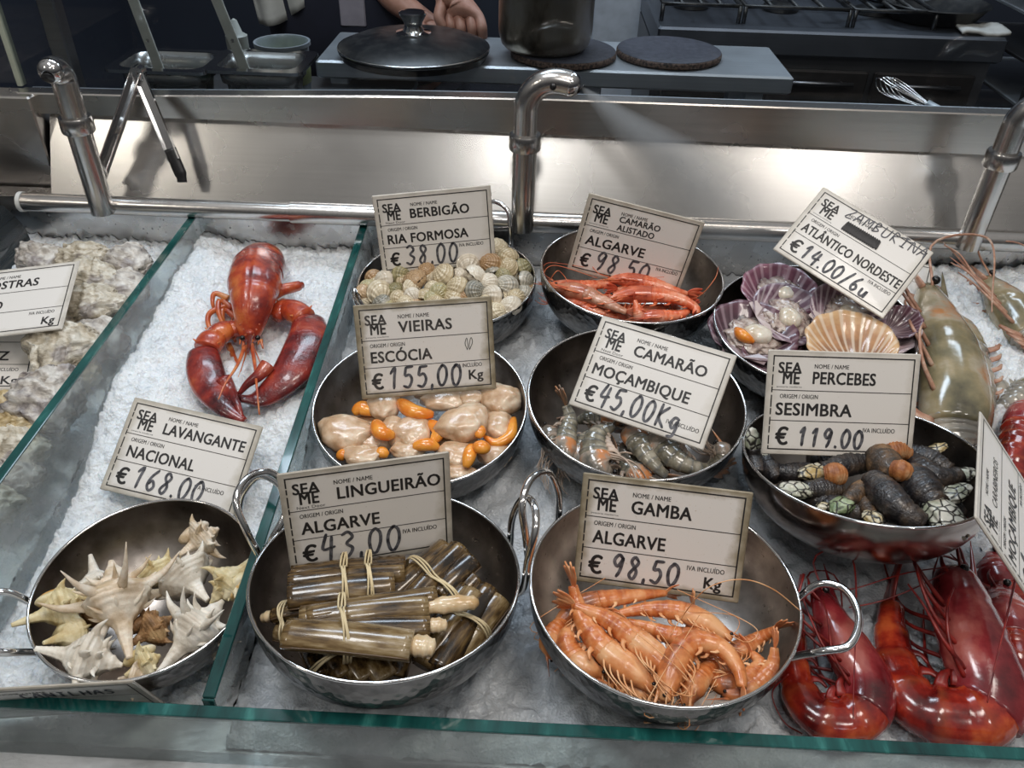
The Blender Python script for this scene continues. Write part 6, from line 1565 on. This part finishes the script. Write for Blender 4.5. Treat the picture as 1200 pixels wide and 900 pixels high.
# ------------------------------------------------------------------ lobster
M['lob'] = organic('lobster_shell', [(.2, (.07,.009,.01)), (.4, (.25,.024,.015)), (.58, (.46,.06,.02)), (.78, (.62,.17,.045))], 34, .26, .55, 240, .0014, coat=.6, detail=7)
M['lob_dark'] = organic('lobster_claw_shell', [(.25, (.05,.007,.009)), (.45, (.17,.015,.014)), (.62, (.30,.032,.02)), (.8, (.45,.085,.035))], 34, .25, .5, 260, .0013, coat=.6, detail=7)
M['lob_leg'] = organic('lobster_leg', [(.3, (.42,.06,.02)), (.55, (.6,.15,.04)), (.75, (.7,.28,.09))], 60, .3, .2, coat=.4)
def L3(px, py, h): return at(px, py, h)
def lobster():
    k = pxlen(L3(297,340,.08)); root = thing('lobster', 'red cooked lobster lying head down on the white ice', 'lobster', L3(297,345,.05))
    sp = [L3(292,402,.052), L3(293,385,.064), L3(296,355,.082), L3(299,328,.086), L3(302,312,.082)]
    side = RGT
    def cr(u):
        w = 31*k*(.18+.82*min(1, u/.62)**.62)*(1-.05*max(0, u-.8)/.2)
        w *= 1-.05*math.exp(-((u-.47)/.03)**2)+.02*math.exp(-((u-.97)/.02)**2)
        return (w, w*.86)
    def keel(u, c, q):
        g = 1-.035*math.exp(-(c/.05)**2) if abs(c) < .3 else 1
        g += .02*math.exp(-((abs(c)-.16)/.07)**2)
        return (c, q*g)
    c_ = MB().sweep(sp, cr, side=side, n=60, seg=72, shape=keel).build('carapace', M['lob'], root)
    # neck groove line and rostrum
    p0 = sp[0]
    MB().sweep([L3(293,388,.083), L3(292,400,.070), L3(291,416,.052)], lambda u: (4.2*k*(1-.85*u), 3.2*k*(1-.85*u)), side=side, n=12, seg=10).build('rostrum', M['lob'], root)
    mb = MB()
    for s in (-1, 1):
        for j in range(3): q = L3(293+s*(4+j*3.5), 392-j*6, .078+.002*j); mb.sweep([q, q+V(s*.001, -.004, .0015)], lambda u: .0011*(1-.85*u), n=4, seg=6)
    mb.build('head_spines', M['lob_leg'], root)
    # abdomen curling down behind the carapace
    ab = [L3(302,324,.086), L3(304,313,.082), L3(306,306,.074), L3(308,304,.062), L3(310,308,.050), L3(312,320,.044), L3(314,335,.042)]
    W = resample(ab, 40)
    for j in range(6):
        a, b = int(j*6.2), int(j*6.2)+8
        seg_ = W[a:min(40, b)]
        w0 = (31-2.0*j)*k
        MB().sweep(seg_, lambda u: (w0*(.94+.07*u), w0*.80*(.94+.07*u)), side=side, seg=30).build('tail_segment', M['lob'], root)
    q = W[-1]; t = (W[-1]-W[-3]).normalized(); bn = side.cross(t)
    for kx in (-2, -1, 0, 1, 2):
        d = (t*math.cos(kx*.4)+side*math.sin(kx*.4)).normalized()
        MB().sweep([q, q+d*13*k, q+d*28*k], lambda u: (9*k*math.sin(PI*min(.9, .15+u*.7)), 1.6*k), side=d.cross(bn), n=10, seg=10).build('tail_blade', M['lob'], root)
    for s in (-1, 1):
        q = L3(293+s*9, 396, .074); MB().blob(q, (RGT*3.0*k, UPV*3.0*k, FWD*3.0*k), 3).build('eye', M['prawn_eye'] if 'prawn_eye' in M else M['eye'], root)
    # claw arms and claws
    def arm(pts, rads):
        W = [L3(*p) for p in pts]
        for j in range(len(W)-1):
            r0, r1 = rads[j]*k, rads[j+1]*k
            d = (W[j+1]-W[j])
            a = MB().sweep([W[j]-d*.08, (W[j]+W[j+1])/2+V(0,0,.002), W[j+1]+d*.06], lambda u, r0=r0, r1=r1: ((r0+(r1-r0)*u)*(1+.12*math.sin(u*PI))*1.05, (r0+(r1-r0)*u)*.85*(1+.1*math.sin(u*PI))), n=14, seg=16).build('claw_arm', M['lob'], root)
            mb = MB()
            for s in (-1, 1):
                sd = d.cross(V(0,0,1)).normalized()
                q = W[j+1]-d*.1+sd*s*r1*.8+V(0,0,r1*.4); mb.sweep([q, q+sd*s*r1*.35+V(0,0,r1*.25)], lambda u: r1*.16*(1-.85*u), n=4, seg=7)
            mb.build('arm_spine', M['lob_leg'], a)
    def claw(palm, pr, fing, fr_, dact, dr_, flatn):
        Wp = [L3(*p) for p in palm]
        sd = (Wp[-1]-Wp[0]).cross(flatn).normalized()
        cl = MB().sweep(Wp, lambda u: tuple(x*k for x in pr(u)), side=sd, n=36, seg=26).build('claw', M['lob_dark'], root)
        if fing:
            Wf = [L3(*p) for p in fing]
            MB().sweep(Wf, lambda u: tuple(x*k for x in fr_(u)), side=sd, n=22, seg=16).build('fixed_finger', M['lob_dark'], cl)
        Wd = [L3(*p) for p in dact]
        MB().sweep(Wd, lambda u: tuple(x*k for x in dr_(u)), side=sd, n=22, seg=16).build('moving_finger', M['lob_dark'], cl)
        mb = MB()
        for j in range(7):
            q = Wd[0].lerp(Wd[-1], .15+.1*j)
            mb.blob(q+sd*0, (V(.0014,0,0), V(0,.0014,0), V(0,0,.0014)), 1)
        mb.build('claw_teeth', M['lob_leg'], cl)
    # right hand claw (crusher): sweeps down and back to the left
    arm([(322,372,.06), (336,362,.062), (356,372,.066)], [9, 13, 13.5])
    claw([(362,376,.064), (362,395,.064), (352,420,.060), (336,442,.056), (318,458,.050), (300,468,.046), (281,467,.052)],
         lambda u: (25*(math.sin(PI*min(1, .22+u*.62)))**.9*(1-.55*u**2.2)+1.0, 14*(math.sin(PI*min(1, .2+u*.7)))**.8*(1-.5*u)+.8),
         None, None, [(314,428,.066), (303,440,.062), (290,450,.056), (280,462,.048)], lambda u: (8.5*(1-.8*u)+.6, 7*(1-.8*u)+.6), V(0,-.3,1))
    # left hand claw
    arm([(284,388,.056), (268,386,.058), (252,396,.060), (243,408,.060)], [8, 11, 13, 14])
    claw([(238,414,.058), (240,432,.056), (248,455,.050), (264,478,.050), (286,494,.046)],
         lambda u: (19.5*(math.sin(PI*min(1, .28+u*.58)))**.9*(1-.62*u**2.4)+1.0, 13*(math.sin(PI*min(1, .25+u*.62)))**.8*(1-.5*u)+.8),
         None, None, [(262,444,.058), (270,458,.052), (278,474,.054), (284,490,.048)], lambda u: (8*(1-.82*u)+.6, 6.5*(1-.82*u)+.6), V(.2,-.3,1))
    # walking legs
    for pts in ([(268,350,.06), (252,344,.064), (249,354,.06), (252,366,.05)], [(272,362,.056), (258,352,.062), (256,366,.058), (264,384,.05), (272,396,.042)],
                [(270,358,.056), (247,366,.058), (244,380,.052), (252,396,.046), (262,404,.040)], [(276,372,.05), (262,362,.056), (262,380,.05), (276,400,.042)],
                [(325,360,.05), (332,352,.052), (340,356,.046)], [(268,404,.04), (274,418,.036), (282,430,.034)]):
        MB().sweep([L3(*p) for p in pts], lambda u: k*(4.2-2.4*u), n=24, seg=10).build('leg', M['lob_leg'], root)
    MB().sweep([L3(318,346,.07), L3(330,340,.074), L3(342,337,.074), L3(354,334,.07)], lambda u: k*(7.5-1.5*u)*(1 if u < .9 else .7), n=16, seg=14).build('leg_stump', M['lob'], root)
    for pts in ([(295,404,.06), (299,430,.06), (301,455,.062), (304,486,.05)], [(287,406,.06), (278,428,.066), (264,450,.068), (256,468,.066)]):
        MB().sweep([L3(*p) for p in pts], lambda u: k*(2.6-1.9*u), n=26, seg=8).build('antenna', M['lob_leg'], root)
    for pts in ([(290,404,.058), (285,425,.05), (279,442,.046)], [(293,404,.058), (287,420,.05), (282,436,.046)], [(297,406,.058), (303,420,.052), (309,436,.05)]):
        MB().sweep([L3(*p) for p in pts], lambda u: k*(.9-.6*u), n=16, seg=6).build('small_antenna', M['lob_leg'], root)
    mb = MB()
    for j in range(9):
        q = L3(280+j*3.2, 388+ (j % 3)*5, .056+.003*(j % 2)); mb.sweep([q, q+V(rnd.uniform(-.004,.004), -.008, -.006)], lambda u: k*(2.2-1.4*u), n=6, seg=8)
    mb.build('mouth_parts', M['lob_leg'], root)
lobster()

# ------------------------------------------------------------------ light
def area(name, loc, target, sx, sy, power, col):
    d = bpy.data.lights.new(name, 'AREA'); d.shape = 'RECTANGLE'; d.size = sx; d.size_y = sy; d.energy = power; d.color = col
    o = bpy.data.objects.new(name, d); COL.objects.link(o); o.location = loc
    o.rotation_euler = (Vector(target)-Vector(loc)).to_track_quat('-Z', 'Y').to_euler(); return o
area('ceiling_lamp', (-.55, .1, 1.5), (-.45, .2, 0), .45, .25, 6.5, (.94,.97,1.0))
area('ceiling_lamp', (.25, -.1, 1.5), (.1, .15, 0), .5, .25, 6.5, (1.0,.92,.84))
area('ceiling_lamp', (-.16, -.72, 1.3), (-.13, .5, .15), .16, .16, 1.7, (1.0,.98,.95))
area('ceiling_lamp', (.78, -.72, 1.3), (.27, .5, .15), .16, .16, 2.2, (1.0,.95,.9))
area('ceiling_lamp', (-1.5, -.7, 1.35), (-.72, .5, .15), .2, .2, 2.2, (1.0,.93,.82))
area('kitchen_lamp', (-.4, 1.15, 1.6), (-.35, .95, 0), .9, .3, 13, (.72,.85,1.0))
area('kitchen_lamp', (.9, 1.7, 1.55), (.8, 1.5, 0), .7, .3, 6.5, (.72,.85,1.0))
W = bpy.data.worlds.new('market_hall'); SC.world = W; W.use_nodes = True
nt = W.node_tree; bg = nt.nodes['Background']
tc = nt.nodes.new('ShaderNodeTexCoord'); sx = nt.nodes.new('ShaderNodeSeparateXYZ'); nt.links.new(tc.outputs['Generated'], sx.inputs[0])
rp = nt.nodes.new('ShaderNodeValToRGB'); e = rp.color_ramp.elements; e[0].position = .0; e[0].color = (.06,.06,.065,1); e[1].position = .9; e[1].color = (.66,.65,.64,1)
e2 = rp.color_ramp.elements.new(.35); e2.color = (.27,.265,.26,1)
nt.links.new(sx.outputs[2], rp.inputs[0]); nt.links.new(rp.outputs[0], bg.inputs[0]); bg.inputs[1].default_value = .55
vs_ = SC.view_settings; vs_.view_transform = 'Standard'; vs_.look = 'None'; vs_.gamma = 1; vs_.use_curve_mapping = False; vs_.exposure = -.1
SC.cycles.max_bounces = 10; SC.cycles.transparent_max_bounces = 16; SC.cycles.volume_bounces = 0; SC.cycles.caustics_reflective = False; SC.cycles.caustics_refractive = False
